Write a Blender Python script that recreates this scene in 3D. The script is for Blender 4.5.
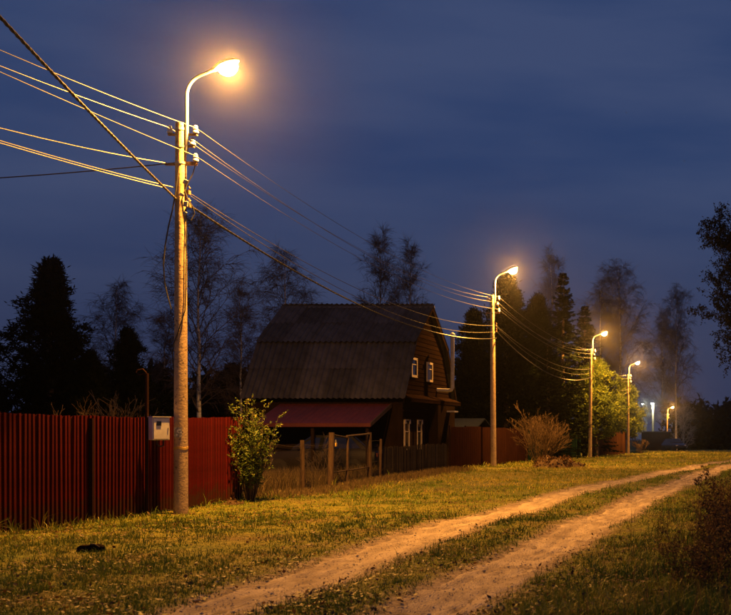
import bpy, math, random
import numpy as np
from mathutils import Vector, Matrix

PI = math.pi
R = math.radians
sc = bpy.context.scene
for o in list(bpy.data.objects):
    bpy.data.objects.remove(o)
C = sc.collection

# ------------------------------------------------------------------ camera
F, PX, HOR, W, H = 1100.0, 738.0, 431.0, 731.0, 615.0      # focal length, principal point, horizon in photo pixels
CAMZ = 1.6
cd = bpy.data.cameras.new('camera')
cam = bpy.data.objects.new('camera', cd)
C.objects.link(cam)
cam.location = (0, 0, CAMZ)
cam.rotation_euler = (PI / 2, 0, 0)
cd.sensor_fit = 'HORIZONTAL'
cd.sensor_width = 36.0
cd.lens = 36.0 * F / W
cd.shift_x = -(PX - W / 2) / W
cd.shift_y = (HOR - H / 2) / W
cd.clip_end = 3000
cd.dof.use_dof = True
cd.dof.focus_distance = 23.0
cd.dof.aperture_fstop = 3.2
sc.camera = cam

# ------------------------------------------------------------------ sky
world = bpy.data.worlds.new('World')
sc.world = world
world.use_nodes = True
nt = world.node_tree
bg = nt.nodes['Background']
sky = nt.nodes.new('ShaderNodeTexSky')
sky.sky_type = 'NISHITA'
sky.sun_disc = False
sky.sun_elevation = R(-2.0)
sky.sun_rotation = R(180)          # the sun has set behind the camera
sky.ozone_density = 6.0
tc = nt.nodes.new('ShaderNodeTexCoord')
mp = nt.nodes.new('ShaderNodeMapping')
mp.inputs['Scale'].default_value = (1.5, 1.5, 8.0)
mp.inputs['Rotation'].default_value = (0.0, R(3), 0.0)
nz = nt.nodes.new('ShaderNodeTexNoise')
nz.inputs['Scale'].default_value = 2.3
nz.inputs['Detail'].default_value = 7
nz.inputs['Roughness'].default_value = 0.5
cr = nt.nodes.new('ShaderNodeValToRGB')
cr.color_ramp.elements[0].position = 0.33
cr.color_ramp.elements[0].color = (0.185, 0.375, 0.98, 1)
cr.color_ramp.elements[1].position = 0.66
cr.color_ramp.elements[1].color = (0.36, 0.545, 1.16, 1)
tint = nt.nodes.new('ShaderNodeMix')
tint.data_type = 'RGBA'
tint.blend_type = 'MULTIPLY'
tint.inputs[0].default_value = 1.0
tint.inputs[7].default_value = (0.9, 1.3, 3.6, 1)
mx = nt.nodes.new('ShaderNodeMix')
mx.data_type = 'RGBA'
mx.inputs[0].default_value = 0.82   # thin dusk stratus over the whole sky
L = nt.links.new
L(tc.outputs['Generated'], mp.inputs[0])
L(mp.outputs[0], nz.inputs['Vector'])
L(nz.outputs[0], cr.inputs[0])
L(sky.outputs[0], tint.inputs[6])
L(tint.outputs[2], mx.inputs[6])
sep = nt.nodes.new('ShaderNodeSeparateXYZ')
L(tc.outputs['Generated'], sep.inputs[0])
low = nt.nodes.new('ShaderNodeMapRange')      # thicker, greyer cloud bank low down all round
low.interpolation_type = 'SMOOTHSTEP'
low.inputs[1].default_value = 0.02
low.inputs[2].default_value = 0.24
low.inputs[3].default_value = 0.75
low.inputs[4].default_value = 0.0
L(sep.outputs[2], low.inputs[0])
bank = nt.nodes.new('ShaderNodeMix')
bank.data_type = 'RGBA'
bank.inputs[7].default_value = (0.25, 0.285, 0.62, 1)
L(low.outputs[0], bank.inputs[0])
L(cr.outputs[0], bank.inputs[6])
L(bank.outputs[2], mx.inputs[7])
L(mx.outputs[2], bg.inputs[0])
bg.inputs[1].default_value = 0.15

# ------------------------------------------------------------------ exposure and sampling
sc.view_settings.view_transform = 'Standard'
sc.view_settings.look = 'None'
sc.view_settings.gamma = 1.0
sc.view_settings.use_curve_mapping = False
sc.view_settings.exposure = 0.0
sc.render.engine = 'CYCLES'
sc.cycles.use_denoising = True
sc.cycles.denoiser = 'OPENIMAGEDENOISE'
sc.cycles.max_bounces = 4
sc.cycles.diffuse_bounces = 2
sc.cycles.glossy_bounces = 2
sc.cycles.transmission_bounces = 3
sc.cycles.volume_bounces = 0
sc.cycles.sample_clamp_indirect = 2.0
sc.cycles.caustics_reflective = False
sc.cycles.caustics_refractive = False

SODIUM = (1.0, 0.42, 0.06)
SODIUM_W = 27500.0
HAZE = 0.00022

# ------------------------------------------------------------------ helpers
def P(px, py, Y):
    return Vector(((px - PX) / F * Y, Y, CAMZ + (HOR - py) / F * Y))

def _hash(ix, iy, seed):
    v = np.sin(ix * 127.1 + iy * 311.7 + seed * 74.7) * 43758.5453
    return v - np.floor(v)

def vn(x, y, s, seed=0):
    x = np.asarray(x, float) / s
    y = np.asarray(y, float) / s
    ix, iy = np.floor(x), np.floor(y)
    fx, fy = x - ix, y - iy
    fx = fx * fx * (3 - 2 * fx)
    fy = fy * fy * (3 - 2 * fy)
    a = _hash(ix, iy, seed); b = _hash(ix + 1, iy, seed)
    c = _hash(ix, iy + 1, seed); d = _hash(ix + 1, iy + 1, seed)
    return ((a * (1 - fx) + b * fx) * (1 - fy) + (c * (1 - fx) + d * fx) * fy) * 2 - 1

RUT_Y = [-30, 5, 9.8, 12.2, 15.4, 19.3, 25.5, 31.4, 39.1, 47.6, 60, 80, 115]
RUT_L = [-4.6, -4.55, -4.6, -4.75, -4.75, -4.72, -4.5, -3.95, -3.15, -2.3, -0.9, 2.2, 9]
RUT_R = [-2.8, -2.76, -2.78, -2.76, -2.66, -2.5, -2.22, -1.9, -1.45, -0.85, 0.5, 3.8, 10.6]

def rut_x(y, side):
    y = np.asarray(y, float)
    t = RUT_L if side == 0 else RUT_R
    a = sum(np.interp(y + k, RUT_Y, t) for k in (-4, -2, 0, 2, 4)) / 5
    return a + 0.07 * vn(y, y * 0 + side * 9, 3.1, 5 + side)

def rut_w(y, side):
    y = np.asarray(y, float)
    return (0.41 if side == 0 else 0.43) * (1 + 0.12 * vn(y, y * 0, 2.3, 11 + side))

def rut_d(x, y):
    """distance to a wheel track in half widths: below 1 is bare dirt"""
    return np.minimum(np.abs(x - rut_x(y, 0)) / rut_w(y, 0), np.abs(x - rut_x(y, 1)) / rut_w(y, 1))

TY = [-200, 46, 62, 76, 90, 104, 125, 140, 160, 185, 260, 700, 1500]
TZ = [0, 0, -0.10, -0.27, -0.46, -0.63, -0.72, -0.80, -1.8, -3.1, -4.5, -6, -10]

def Hh(x, y):
    x = np.asarray(x, float); y = np.asarray(y, float)
    z = np.interp(y, TY, TZ)
    k = np.clip(1.3 - np.abs(x + 6) / 40, 0, 1)
    z = z + 0.05 * vn(x, y, 3.7, 1) * k + 0.022 * vn(x, y, 1.1, 2) * k + 0.012 * vn(x, y, 0.42, 3) * k
    d = rut_d(x, y)
    z = z - 0.06 * np.clip(1.35 - d, 0, 1) ** 0.8 * (np.abs(y - 40) < 75)
    z = z + 0.10 * np.clip((x + 1.6) / 2.0, 0, 1) * np.clip((34 - y) / 12, 0, 1)
    return z

def hz(x, y):
    return float(Hh(x, y))

def fast_mesh(name, V, Fa, mat, parent=None, tint=None, smooth=True, link=True):
    V = np.asarray(V, np.float32).reshape(-1, 3)
    Fa = np.asarray(Fa, np.int32)
    m, k = Fa.shape
    me = bpy.data.meshes.new(name)
    me.vertices.add(len(V))
    me.vertices.foreach_set('co', V.ravel())
    me.loops.add(m * k)
    me.loops.foreach_set('vertex_index', Fa.ravel())
    me.polygons.add(m)
    me.polygons.foreach_set('loop_start', np.arange(0, m * k, k, dtype=np.int32))
    me.update(calc_edges=True)
    me.polygons.foreach_set('use_smooth', np.full(m, smooth))
    if tint is not None:
        a = me.attributes.new('tint', 'FLOAT', 'POINT')
        a.data.foreach_set('value', np.asarray(tint, np.float32))
    me.materials.append(mat)
    o = bpy.data.objects.new(name, me)
    if link:
        C.objects.link(o)
    if parent:
        o.parent = parent
    return o

class MB:
    def __init__(s):
        s.v = []; s.f = []
    def add(s, vs, fs):
        n = len(s.v)
        s.v += [tuple(v) for v in vs]
        s.f += [tuple(i + n for i in f) for f in fs]
        return s
    def box(s, c, d, rot=None, taper=1.0):
        x, y, z = d[0] / 2, d[1] / 2, d[2] / 2
        vs = [Vector((sx * x * (taper if sz > 0 else 1), sy * y * (taper if sz > 0 else 1), sz * z)) for sz in (-1, 1) for sx, sy in ((-1, -1), (1, -1), (1, 1), (-1, 1))]
        if rot is not None:
            vs = [rot @ v for v in vs]
        c = Vector(c)
        return s.add([v + c for v in vs], [(3, 2, 1, 0), (4, 5, 6, 7), (0, 1, 5, 4), (1, 2, 6, 5), (2, 3, 7, 6), (3, 0, 4, 7)])
    def bx(s, a, b):
        return s.box([(a[i] + b[i]) / 2 for i in range(3)], [abs(a[i] - b[i]) for i in range(3)])
    def rings(s, rs, cap=True, closed=False):
        n = len(rs[0]); vs = [v for r in rs for v in r]; fs = []
        for i in range(len(rs) - (0 if closed else 1)):
            j = (i + 1) % len(rs)
            for k in range(n):
                l = (k + 1) % n
                fs.append((i * n + k, i * n + l, j * n + l, j * n + k))
        if cap and not closed:
            fs.append(tuple(range(n))[::-1]); fs.append(tuple((len(rs) - 1) * n + k for k in range(n)))
        return s.add(vs, fs)
    def tube(s, pts, rad, n=8, cap=True):
        pts = [Vector(p) for p in pts]
        if not hasattr(rad, '__len__'):
            rad = [rad] * len(pts)
        rs = []; u = None
        for i, p in enumerate(pts):
            d = (pts[min(i + 1, len(pts) - 1)] - pts[max(i - 1, 0)]).normalized()
            if u is None:
                u = d.cross(Vector((0, 0, 1)))
                if u.length < 1e-3:
                    u = Vector((1, 0, 0))
            u = (u - d * u.dot(d)).normalized()
            w = d.cross(u)
            rs.append([p + (u * math.cos(2 * PI * k / n) + w * math.sin(2 * PI * k / n)) * rad[i] for k in range(n)])
        return s.rings(rs, cap)
    def lathe(s, prof, n=12, axis=None, at=(0, 0, 0)):
        at = Vector(at)
        rot = axis or Matrix.Identity(3)
        return s.rings([[rot @ Vector((r * math.cos(2 * PI * k / n), r * math.sin(2 * PI * k / n), z)) + at for k in range(n)] for r, z in prof])
    def build(s, name, mat, parent=None, smooth=False, bevel=0.0):
        me = bpy.data.meshes.new(name)
        me.from_pydata(s.v, [], s.f)
        me.update()
        if smooth:
            me.polygons.foreach_set('use_smooth', [True] * len(me.polygons))
            try:
                me.set_sharp_from_angle(angle=R(40))
            except Exception:
                pass
        me.materials.append(mat)
        o = bpy.data.objects.new(name, me)
        C.objects.link(o)
        if parent:
            o.parent = parent
        if bevel:
            b = o.modifiers.new('bevel', 'BEVEL'); b.width = bevel; b.segments = 2; b.limit_method = 'ANGLE'
        return o

def tag(o, label, cat, group=None, kind=None):
    if label: o['label'] = label
    if cat: o['category'] = cat
    if group: o['group'] = group
    if kind: o['kind'] = kind
    return o

def thing(name, label, cat, loc=(0, 0, 0), rz=0.0, group=None):
    o = bpy.data.objects.new(name, None)
    C.objects.link(o)
    o.location = loc
    o.rotation_euler = (0, 0, rz)
    o.empty_display_size = 0.2
    return tag(o, label, cat, group)

def copy_tree(o, parent=None):
    c = o.copy()
    C.objects.link(c)
    if parent:
        c.parent = parent
    for ch in list(o.children):
        copy_tree(ch, c)
    return c

def copy_mesh_part(src, parent, loc=(0, 0, 0), rot=None, scale=None):
    c = src.copy()
    C.objects.link(c)
    c.parent = parent
    c.location = loc
    if rot: c.rotation_euler = rot
    if scale: c.scale = scale
    return c

# ------------------------------------------------------------------ materials
def pbr(name, c1, c2=None, scale=6.0, rough=0.8, bump=0.0, bscale=None, metal=0.0, detail=6.0, stretch=None, lo=0.35, hi=0.65, spec=0.3, dist=0.02, spots=None, pervar=0.0):
    m = bpy.data.materials.new(name)
    m.use_nodes = True
    n = m.node_tree.nodes; l = m.node_tree.links.new
    b = n['Principled BSDF']
    b.inputs['Roughness'].default_value = rough
    b.inputs['Metallic'].default_value = metal
    b.inputs['Specular IOR Level'].default_value = spec
    tc = n.new('ShaderNodeTexCoord')
    mp = n.new('ShaderNodeMapping')
    if stretch: mp.inputs['Scale'].default_value = stretch
    l(tc.outputs['Object'], mp.inputs[0])
    c2 = c2 or tuple(c * 0.7 for c in c1)
    nz = n.new('ShaderNodeTexNoise')
    nz.inputs['Scale'].default_value = scale
    nz.inputs['Detail'].default_value = detail
    nz.inputs['Roughness'].default_value = 0.62
    l(mp.outputs[0], nz.inputs['Vector'])
    r = n.new('ShaderNodeValToRGB')
    r.color_ramp.elements[0].position = lo; r.color_ramp.elements[0].color = (*c1, 1)
    r.color_ramp.elements[1].position = hi; r.color_ramp.elements[1].color = (*c2, 1)
    l(nz.outputs[0], r.inputs[0])
    out = r.outputs[0]
    if spots:
        sc_, th, col = spots
        n2 = n.new('ShaderNodeTexNoise'); n2.inputs['Scale'].default_value = sc_; n2.inputs['Detail'].default_value = 3
        l(mp.outputs[0], n2.inputs['Vector'])
        r2 = n.new('ShaderNodeValToRGB')
        r2.color_ramp.elements[0].position = th; r2.color_ramp.elements[0].color = (0, 0, 0, 1)
        r2.color_ramp.elements[1].position = th + 0.06; r2.color_ramp.elements[1].color = (1, 1, 1, 1)
        l(n2.outputs[0], r2.inputs[0])
        mx = n.new('ShaderNodeMix'); mx.data_type = 'RGBA'
        l(r2.outputs[0], mx.inputs[0]); l(out, mx.inputs[6]); mx.inputs[7].default_value = (*col, 1)
        out = mx.outputs[2]
    if pervar:
        oi = n.new('ShaderNodeObjectInfo')
        mr = n.new('ShaderNodeMapRange'); mr.inputs[3].default_value = 1 - pervar; mr.inputs[4].default_value = 1 + pervar
        l(oi.outputs['Random'], mr.inputs[0])
        mx = n.new('ShaderNodeMix'); mx.data_type = 'RGBA'; mx.blend_type = 'MULTIPLY'; mx.inputs[0].default_value = 1
        l(out, mx.inputs[6]); l(mr.outputs[0], mx.inputs[7])
        out = mx.outputs[2]
    l(out, b.inputs['Base Color'])
    if bump:
        n3 = n.new('ShaderNodeTexNoise'); n3.inputs['Scale'].default_value = bscale or scale * 3; n3.inputs['Detail'].default_value = 5
        l(mp.outputs[0], n3.inputs['Vector'])
        bp = n.new('ShaderNodeBump'); bp.inputs['Strength'].default_value = bump; bp.inputs['Distance'].default_value = dist
        l(n3.outputs[0], bp.inputs['Height']); l(bp.outputs[0], b.inputs['Normal'])
    return m

def leafmat(name, stops, rough=0.6, trans=0.25, spec=0.2):
    """colour picked per leaf from the 'tint' attribute"""
    m = bpy.data.materials.new(name)
    m.use_nodes = True
    n = m.node_tree.nodes; l = m.node_tree.links.new
    b = n['Principled BSDF']
    b.inputs['Roughness'].default_value = rough
    b.inputs['Specular IOR Level'].default_value = spec
    at = n.new('ShaderNodeAttribute'); at.attribute_name = 'tint'
    r = n.new('ShaderNodeValToRGB')
    e = r.color_ramp.elements
    while len(e) < len(stops): e.new(0.5)
    for i, (p, c) in enumerate(stops):
        e[i].position = p; e[i].color = (*c, 1)
    l(at.outputs['Fac'], r.inputs[0])
    l(r.outputs[0], b.inputs['Base Color'])
    if trans:
        t = n.new('ShaderNodeBsdfTranslucent'); l(r.outputs[0], t.inputs[0])
        ms = n.new('ShaderNodeMixShader'); ms.inputs[0].default_value = trans
        l(b.outputs[0], ms.inputs[1]); l(t.outputs[0], ms.inputs[2])
        l(ms.outputs[0], n['Material Output'].inputs[0])
    return m

def emit(name, col, strength, clear=0.0):
    m = bpy.data.materials.new(name)
    m.use_nodes = True
    n = m.node_tree.nodes
    n.remove(n['Principled BSDF'])
    e = n.new('ShaderNodeEmission')
    e.inputs[0].default_value = (*col, 1); e.inputs[1].default_value = strength
    out = e.outputs[0]
    if clear:                                   # hazy glass: part of the lamp inside shines straight through
        tr = n.new('ShaderNodeBsdfTransparent'); ms = n.new('ShaderNodeMixShader'); ms.inputs[0].default_value = clear
        m.node_tree.links.new(out, ms.inputs[1]); m.node_tree.links.new(tr.outputs[0], ms.inputs[2]); out = ms.outputs[0]
    m.node_tree.links.new(out, n['Material Output'].inputs[0])
    m.cycles.emission_sampling = 'NONE'
    return m

M = {}
M['concrete'] = pbr('weathered_concrete', (0.46, 0.335, 0.195), (0.31, 0.225, 0.13), 7, 0.9, 0.3, 26, spots=(17, 0.61, (0.12, 0.09, 0.06)), dist=0.015)
M['steel'] = pbr('galvanised_steel', (0.42, 0.41, 0.38), (0.30, 0.29, 0.27), 14, 0.45, 0.1, metal=0.5)
M['rust'] = pbr('rusty_bracket', (0.22, 0.12, 0.06), (0.10, 0.06, 0.04), 20, 0.8, 0.2)
M['mesh_wire'] = pbr('dark_mesh_wire', (0.07, 0.05, 0.035), (0.04, 0.03, 0.022), 20, 0.9, spec=0.05)
M['porcelain'] = pbr('white_porcelain', (0.80, 0.78, 0.72), (0.72, 0.70, 0.64), 10, 0.2, spec=0.6)
M['wire'] = pbr('bare_aluminium_wire', (0.30, 0.29, 0.27), (0.22, 0.21, 0.20), 3, 0.55, metal=0.2)
M['wire_dim'] = pbr('dim_bare_wire', (0.15, 0.145, 0.14), (0.11, 0.105, 0.10), 3, 0.7, spec=0.1)  # darker copy of the bare wire: fainter light put into the colour
M['cable'] = pbr('grey_sheathed_cable', (0.065, 0.062, 0.06), (0.04, 0.038, 0.037), 9, 0.7, spec=0.15)
M['black_cable'] = pbr('black_rubber_cable', (0.025, 0.024, 0.023), (0.018, 0.017, 0.016), 9, 0.5)
M['lamp_body'] = pbr('painted_grey_lamp', (0.36, 0.35, 0.33), (0.28, 0.27, 0.26), 12, 0.5)
M['lamp_glow'] = emit('sodium_bowl', (1.0, 0.60, 0.22), 160.0, 0.6)
M['led_glow'] = emit('white_lamp_glow', (0.9, 1.0, 0.95), 90.0)
M['fence_red'] = pbr('dark_red_painted_metal', (0.070, 0.0048, 0.0044), (0.045, 0.0038, 0.0036), 3, 0.7, 0.06, 40, spots=(14, 0.72, (0.05, 0.012, 0.009)), pervar=0.16, spec=0.05)
def add_mud(m, top, col):
    n = m.node_tree.nodes; l = m.node_tree.links.new
    b = n['Principled BSDF']; src = b.inputs['Base Color'].links[0].from_socket
    ge = n.new('ShaderNodeNewGeometry'); sp = n.new('ShaderNodeSeparateXYZ'); l(ge.outputs['Position'], sp.inputs[0])
    nz = n.new('ShaderNodeTexNoise'); nz.inputs['Scale'].default_value = 9; nz.inputs['Detail'].default_value = 8; l(ge.outputs['Position'], nz.inputs['Vector'])
    mr = n.new('ShaderNodeMapRange'); mr.inputs[1].default_value = 0.0; mr.inputs[2].default_value = top; mr.inputs[3].default_value = 0.55; mr.inputs[4].default_value = 0.0
    l(sp.outputs[2], mr.inputs[0])
    ad = n.new('ShaderNodeMath'); ad.operation = 'ADD'; l(mr.outputs[0], ad.inputs[0]); l(nz.outputs[0], ad.inputs[1])
    m2 = n.new('ShaderNodeMapRange'); m2.inputs[1].default_value = 0.62; m2.inputs[2].default_value = 0.95; m2.inputs[4].default_value = 0.8; l(ad.outputs[0], m2.inputs[0])
    mx = n.new('ShaderNodeMix'); mx.data_type = 'RGBA'; l(m2.outputs[0], mx.inputs[0]); l(src, mx.inputs[6]); mx.inputs[7].default_value = (*col, 1)
    l(mx.outputs[2], b.inputs['Base Color'])
add_mud(M['fence_red'], 0.6, (0.035, 0.018, 0.010))
M['fence_post'] = pbr('dark_steel_post', (0.030, 0.013, 0.011), (0.02, 0.011, 0.010), 8, 0.9, spec=0.0)
M['box_grey'] = pbr('pale_grey_box_paint', (0.62, 0.60, 0.56), (0.50, 0.48, 0.44), 5, 0.5, 0.05)
M['dark_glass'] = pbr('dark_glass', (0.012, 0.014, 0.018), (0.010, 0.012, 0.016), 3, 0.08, spec=0.6)
M['slate'] = pbr('grey_fibre_cement', (0.078, 0.073, 0.072), (0.044, 0.042, 0.042), 2.2, 0.9, 0.25, 30, stretch=(1, 1, 1), pervar=0.32, spots=(3.1, 0.62, (0.05, 0.052, 0.042)), spec=0.05)
M['carport'] = pbr('dull_red_roof_metal', (0.10, 0.018, 0.014), (0.07, 0.014, 0.012), 3, 0.6, 0.05)
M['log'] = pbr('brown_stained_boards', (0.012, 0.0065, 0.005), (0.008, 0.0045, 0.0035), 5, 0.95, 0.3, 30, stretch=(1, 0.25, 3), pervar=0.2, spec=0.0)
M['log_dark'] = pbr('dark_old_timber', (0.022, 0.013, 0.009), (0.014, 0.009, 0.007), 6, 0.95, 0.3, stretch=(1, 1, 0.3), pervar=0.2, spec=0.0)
M['trim'] = pbr('cream_window_paint', (0.36, 0.29, 0.23), (0.26, 0.21, 0.16), 9, 0.6, 0.1)
M['flue'] = pbr('dull_white_flue', (0.42, 0.39, 0.36), (0.30, 0.28, 0.26), 6, 0.6)
M['old_wood'] = pbr('grey_brown_post_wood', (0.085, 0.055, 0.036), (0.045, 0.029, 0.020), 7, 0.9, 0.5, 24, stretch=(3, 3, 0.5), pervar=0.15, spec=0.05)
M['picket'] = pbr('weathered_grey_pickets', (0.04, 0.032, 0.026), (0.022, 0.018, 0.016), 8, 0.9, 0.3, stretch=(3, 3, 0.4), pervar=0.3, spec=0.0)
M['brown_sheet'] = pbr('brown_profiled_sheet', (0.030, 0.011, 0.0075), (0.022, 0.0085, 0.006), 2.5, 0.8, 0.05, pervar=0.15, spec=0.0)
M['green_sheet'] = pbr('green_profiled_sheet', (0.010, 0.030, 0.020), (0.008, 0.022, 0.016), 2.5, 0.8, 0.05, pervar=0.15, spec=0.0)
M['rust_board'] = pbr('rusty_brown_boards', (0.10, 0.042, 0.018), (0.06, 0.025, 0.012), 3, 0.85, 0.2, stretch=(2, 2, 0.4), pervar=0.22, spec=0.0)
M['dirt'] = pbr('pale_sandy_dirt', (0.45, 0.36, 0.24), (0.22, 0.168, 0.11), 1.7, 0.95, 0.9, 30, detail=12, stretch=(2.2, 0.7, 1), lo=0.38, hi=0.66, spots=(26, 0.63, (0.17, 0.125, 0.085)), dist=0.025, spec=0.05)
M['soil'] = pbr('dark_soil', (0.085, 0.055, 0.032), (0.045, 0.03, 0.02), 9, 0.95, 0.8, 30, dist=0.04, spec=0.1)
M['stone'] = pbr('pale_pebble', (0.36, 0.30, 0.23), (0.22, 0.18, 0.14), 4, 0.9)
M['birch'] = pbr('white_birch_bark', (0.46, 0.44, 0.41), (0.16, 0.15, 0.14), 4, 0.85, 0.2, stretch=(1, 1, 2.5), lo=0.45, hi=0.68)
M['bark'] = pbr('brown_bark', (0.085, 0.058, 0.04), (0.045, 0.032, 0.024), 8, 0.95, 0.4, stretch=(2, 2, 0.5))
M['twig'] = pbr('dark_birch_twigs', (0.060, 0.045, 0.040), (0.04, 0.03, 0.028), 3, 0.9)
M['twig_light'] = pbr('tan_bare_twigs', (0.09, 0.054, 0.027), (0.055, 0.033, 0.018), 3, 0.9)
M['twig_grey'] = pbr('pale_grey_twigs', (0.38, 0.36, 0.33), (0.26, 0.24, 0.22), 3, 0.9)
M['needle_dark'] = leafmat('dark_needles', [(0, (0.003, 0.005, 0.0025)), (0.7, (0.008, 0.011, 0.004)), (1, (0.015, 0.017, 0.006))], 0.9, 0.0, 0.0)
M['needle_lit'] = leafmat('lit_yellow_green_needles', [(0, (0.032, 0.055, 0.010)), (0.6, (0.095, 0.13, 0.018)), (1, (0.19, 0.205, 0.026))], 0.6, 0.3)  # lit copy of the needles: lamplight put into the colour
M['leaf_dark'] = leafmat('dark_green_leaves', [(0, (0.006, 0.009, 0.004)), (1, (0.015, 0.02, 0.008))], 0.8, 0.1, 0.1)
M['leaf_shrub'] = leafmat('shrub_leaves', [(0, (0.05, 0.095, 0.014)), (0.6, (0.12, 0.165, 0.025)), (1, (0.24, 0.20, 0.035))], 0.5, 0.3)
M['grass'] = leafmat('autumn_grass', [(0, (0.045, 0.085, 0.009)), (0.45, (0.13, 0.175, 0.016)), (0.75, (0.26, 0.245, 0.026)), (1, (0.42, 0.33, 0.07))], 0.6, 0.12)
M['dry_grass'] = leafmat('dry_grass', [(0, (0.045, 0.038, 0.014)), (0.5, (0.10, 0.07, 0.03)), (1, (0.19, 0.13, 0.06))], 0.7, 0.25)
M['litter'] = leafmat('fallen_leaves', [(0, (0.025, 0.016, 0.010)), (0.4, (0.11, 0.055, 0.022)), (0.75, (0.18, 0.10, 0.035)), (1, (0.28, 0.18, 0.065))], 0.6, 0.2)
M['weed'] = leafmat('dead_weed', [(0, (0.035, 0.022, 0.013)), (0.7, (0.09, 0.052, 0.028)), (1, (0.18, 0.11, 0.05))], 0.8, 0.3)
M['car_dark'] = pbr('dark_blue_car_paint', (0.03, 0.036, 0.055), (0.026, 0.03, 0.046), 1, 0.25, spec=0.6)
M['car_grey'] = pbr('silver_grey_car_paint', (0.009, 0.009, 0.011), (0.007, 0.007, 0.009), 1, 0.5, spec=0.2)
M['tyre'] = pbr('black_tyre', (0.02, 0.02, 0.02), (0.015, 0.015, 0.015), 9, 0.9)
M['rim'] = pbr('dull_dark_rim', (0.02, 0.02, 0.021), (0.014, 0.014, 0.015), 9, 0.7, spec=0.1)
M['pale_wall'] = pbr('pale_blue_grey_siding', (0.16, 0.17, 0.19), (0.12, 0.13, 0.15), 2, 0.8)
M['tin'] = pbr('grey_tin_roof', (0.022, 0.026, 0.034), (0.017, 0.020, 0.027), 3, 0.8, spec=0.0)
M['yellow_tape'] = pbr('faded_yellow_band', (0.55, 0.36, 0.07), (0.42, 0.27, 0.06), 9, 0.7)
M['sticker'] = pbr('torn_paper_notice', (0.58, 0.56, 0.52), (0.20, 0.19, 0.18), 26, 0.9, lo=0.42, hi=0.52)

# ground: grass soil, with bare dirt near the wheel tracks ('dirt' attribute)
def ground_mat():
    m = bpy.data.materials.new('grassy_ground')
    m.use_nodes = True
    n = m.node_tree.nodes; l = m.node_tree.links.new
    b = n['Principled BSDF']; b.inputs['Roughness'].default_value = 0.95; b.inputs['Specular IOR Level'].default_value = 0.1
    tc = n.new('ShaderNodeTexCoord')
    def noise(s, d=6):
        x = n.new('ShaderNodeTexNoise'); x.inputs['Scale'].default_value = s; x.inputs['Detail'].default_value = d
        l(tc.outputs['Object'], x.inputs['Vector']); return x
    def ramp(src, st):
        r = n.new('ShaderNodeValToRGB'); e = r.color_ramp.elements
        while len(e) < len(st): e.new(0.5)
        for i, (p, c) in enumerate(st): e[i].position = p; e[i].color = (*c, 1)
        l(src, r.inputs[0]); return r
    a = ramp(noise(0.9).outputs[0], [(0.3, (0.080, 0.105, 0.014)), (0.5, (0.145, 0.138, 0.022)), (0.7, (0.12, 0.092, 0.03))])
    f = ramp(noise(17, 8).outputs[0], [(0.35, (0.45, 0.45, 0.45)), (0.65, (1.25, 1.2, 1.1))])
    mu = n.new('ShaderNodeMix'); mu.data_type = 'RGBA'; mu.blend_type = 'MULTIPLY'; mu.inputs[0].default_value = 1
    l(a.outputs[0], mu.inputs[6]); l(f.outputs[0], mu.inputs[7])
    dirt = ramp(noise(5, 9).outputs[0], [(0.35, (0.30, 0.23, 0.155)), (0.65, (0.15, 0.11, 0.072))])
    at = n.new('ShaderNodeAttribute'); at.attribute_name = 'tint'
    nn = noise(7, 5)
    ad = n.new('ShaderNodeMath'); ad.operation = 'ADD'; l(at.outputs['Fac'], ad.inputs[0]); l(nn.outputs[0], ad.inputs[1])
    mr = n.new('ShaderNodeMapRange'); mr.inputs[1].default_value = 0.75; mr.inputs[2].default_value = 1.1; l(ad.outputs[0], mr.inputs[0])
    mx = n.new('ShaderNodeMix'); mx.data_type = 'RGBA'
    l(mr.outputs[0], mx.inputs[0]); l(mu.outputs[2], mx.inputs[6]); l(dirt.outputs[0], mx.inputs[7])
    l(mx.outputs[2], b.inputs['Base Color'])
    bp = n.new('ShaderNodeBump'); bp.inputs['Strength'].default_value = 0.8; bp.inputs['Distance'].default_value = 0.04
    l(noise(24, 6).outputs[0], bp.inputs['Height']); l(bp.outputs[0], b.inputs['Normal'])
    return m
M['ground'] = ground_mat()

# ------------------------------------------------------------------ ground and track
def axis(pieces):
    out = []
    for a, b, s in pieces:
        out += list(np.arange(a, b, s))
    return np.array(out + [pieces[-1][1]])
xs = axis([(-900, -200, 100), (-200, -40, 20), (-40, -14, 1.5), (-14, 3.5, 0.13), (3.5, 20, 0.8), (20, 80, 6), (80, 200, 30), (200, 900, 100)])
ys = axis([(-120, -10, 10), (-10, 6, 1), (6, 34, 0.14), (34, 60, 0.35), (60, 130, 1.2), (130, 200, 3), (200, 400, 25), (400, 1400, 125)])
XX, YY = np.meshgrid(xs, ys)
ZZ = Hh(XX, YY)
nx, ny = len(xs), len(ys)
idx = np.arange(nx * ny).reshape(ny, nx)
FF = np.stack([idx[:-1, :-1], idx[:-1, 1:], idx[1:, 1:], idx[1:, :-1]], -1).reshape(-1, 4)
dd = rut_d(XX, YY)
dirtness = np.clip(1.9 - dd, 0, 1) * 0.75 * (YY < 115)
ground = fast_mesh('ground', np.stack([XX, YY, ZZ], -1), FF, M['ground'], tint=dirtness.ravel())
tag(ground, None, None, kind='structure')

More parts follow.
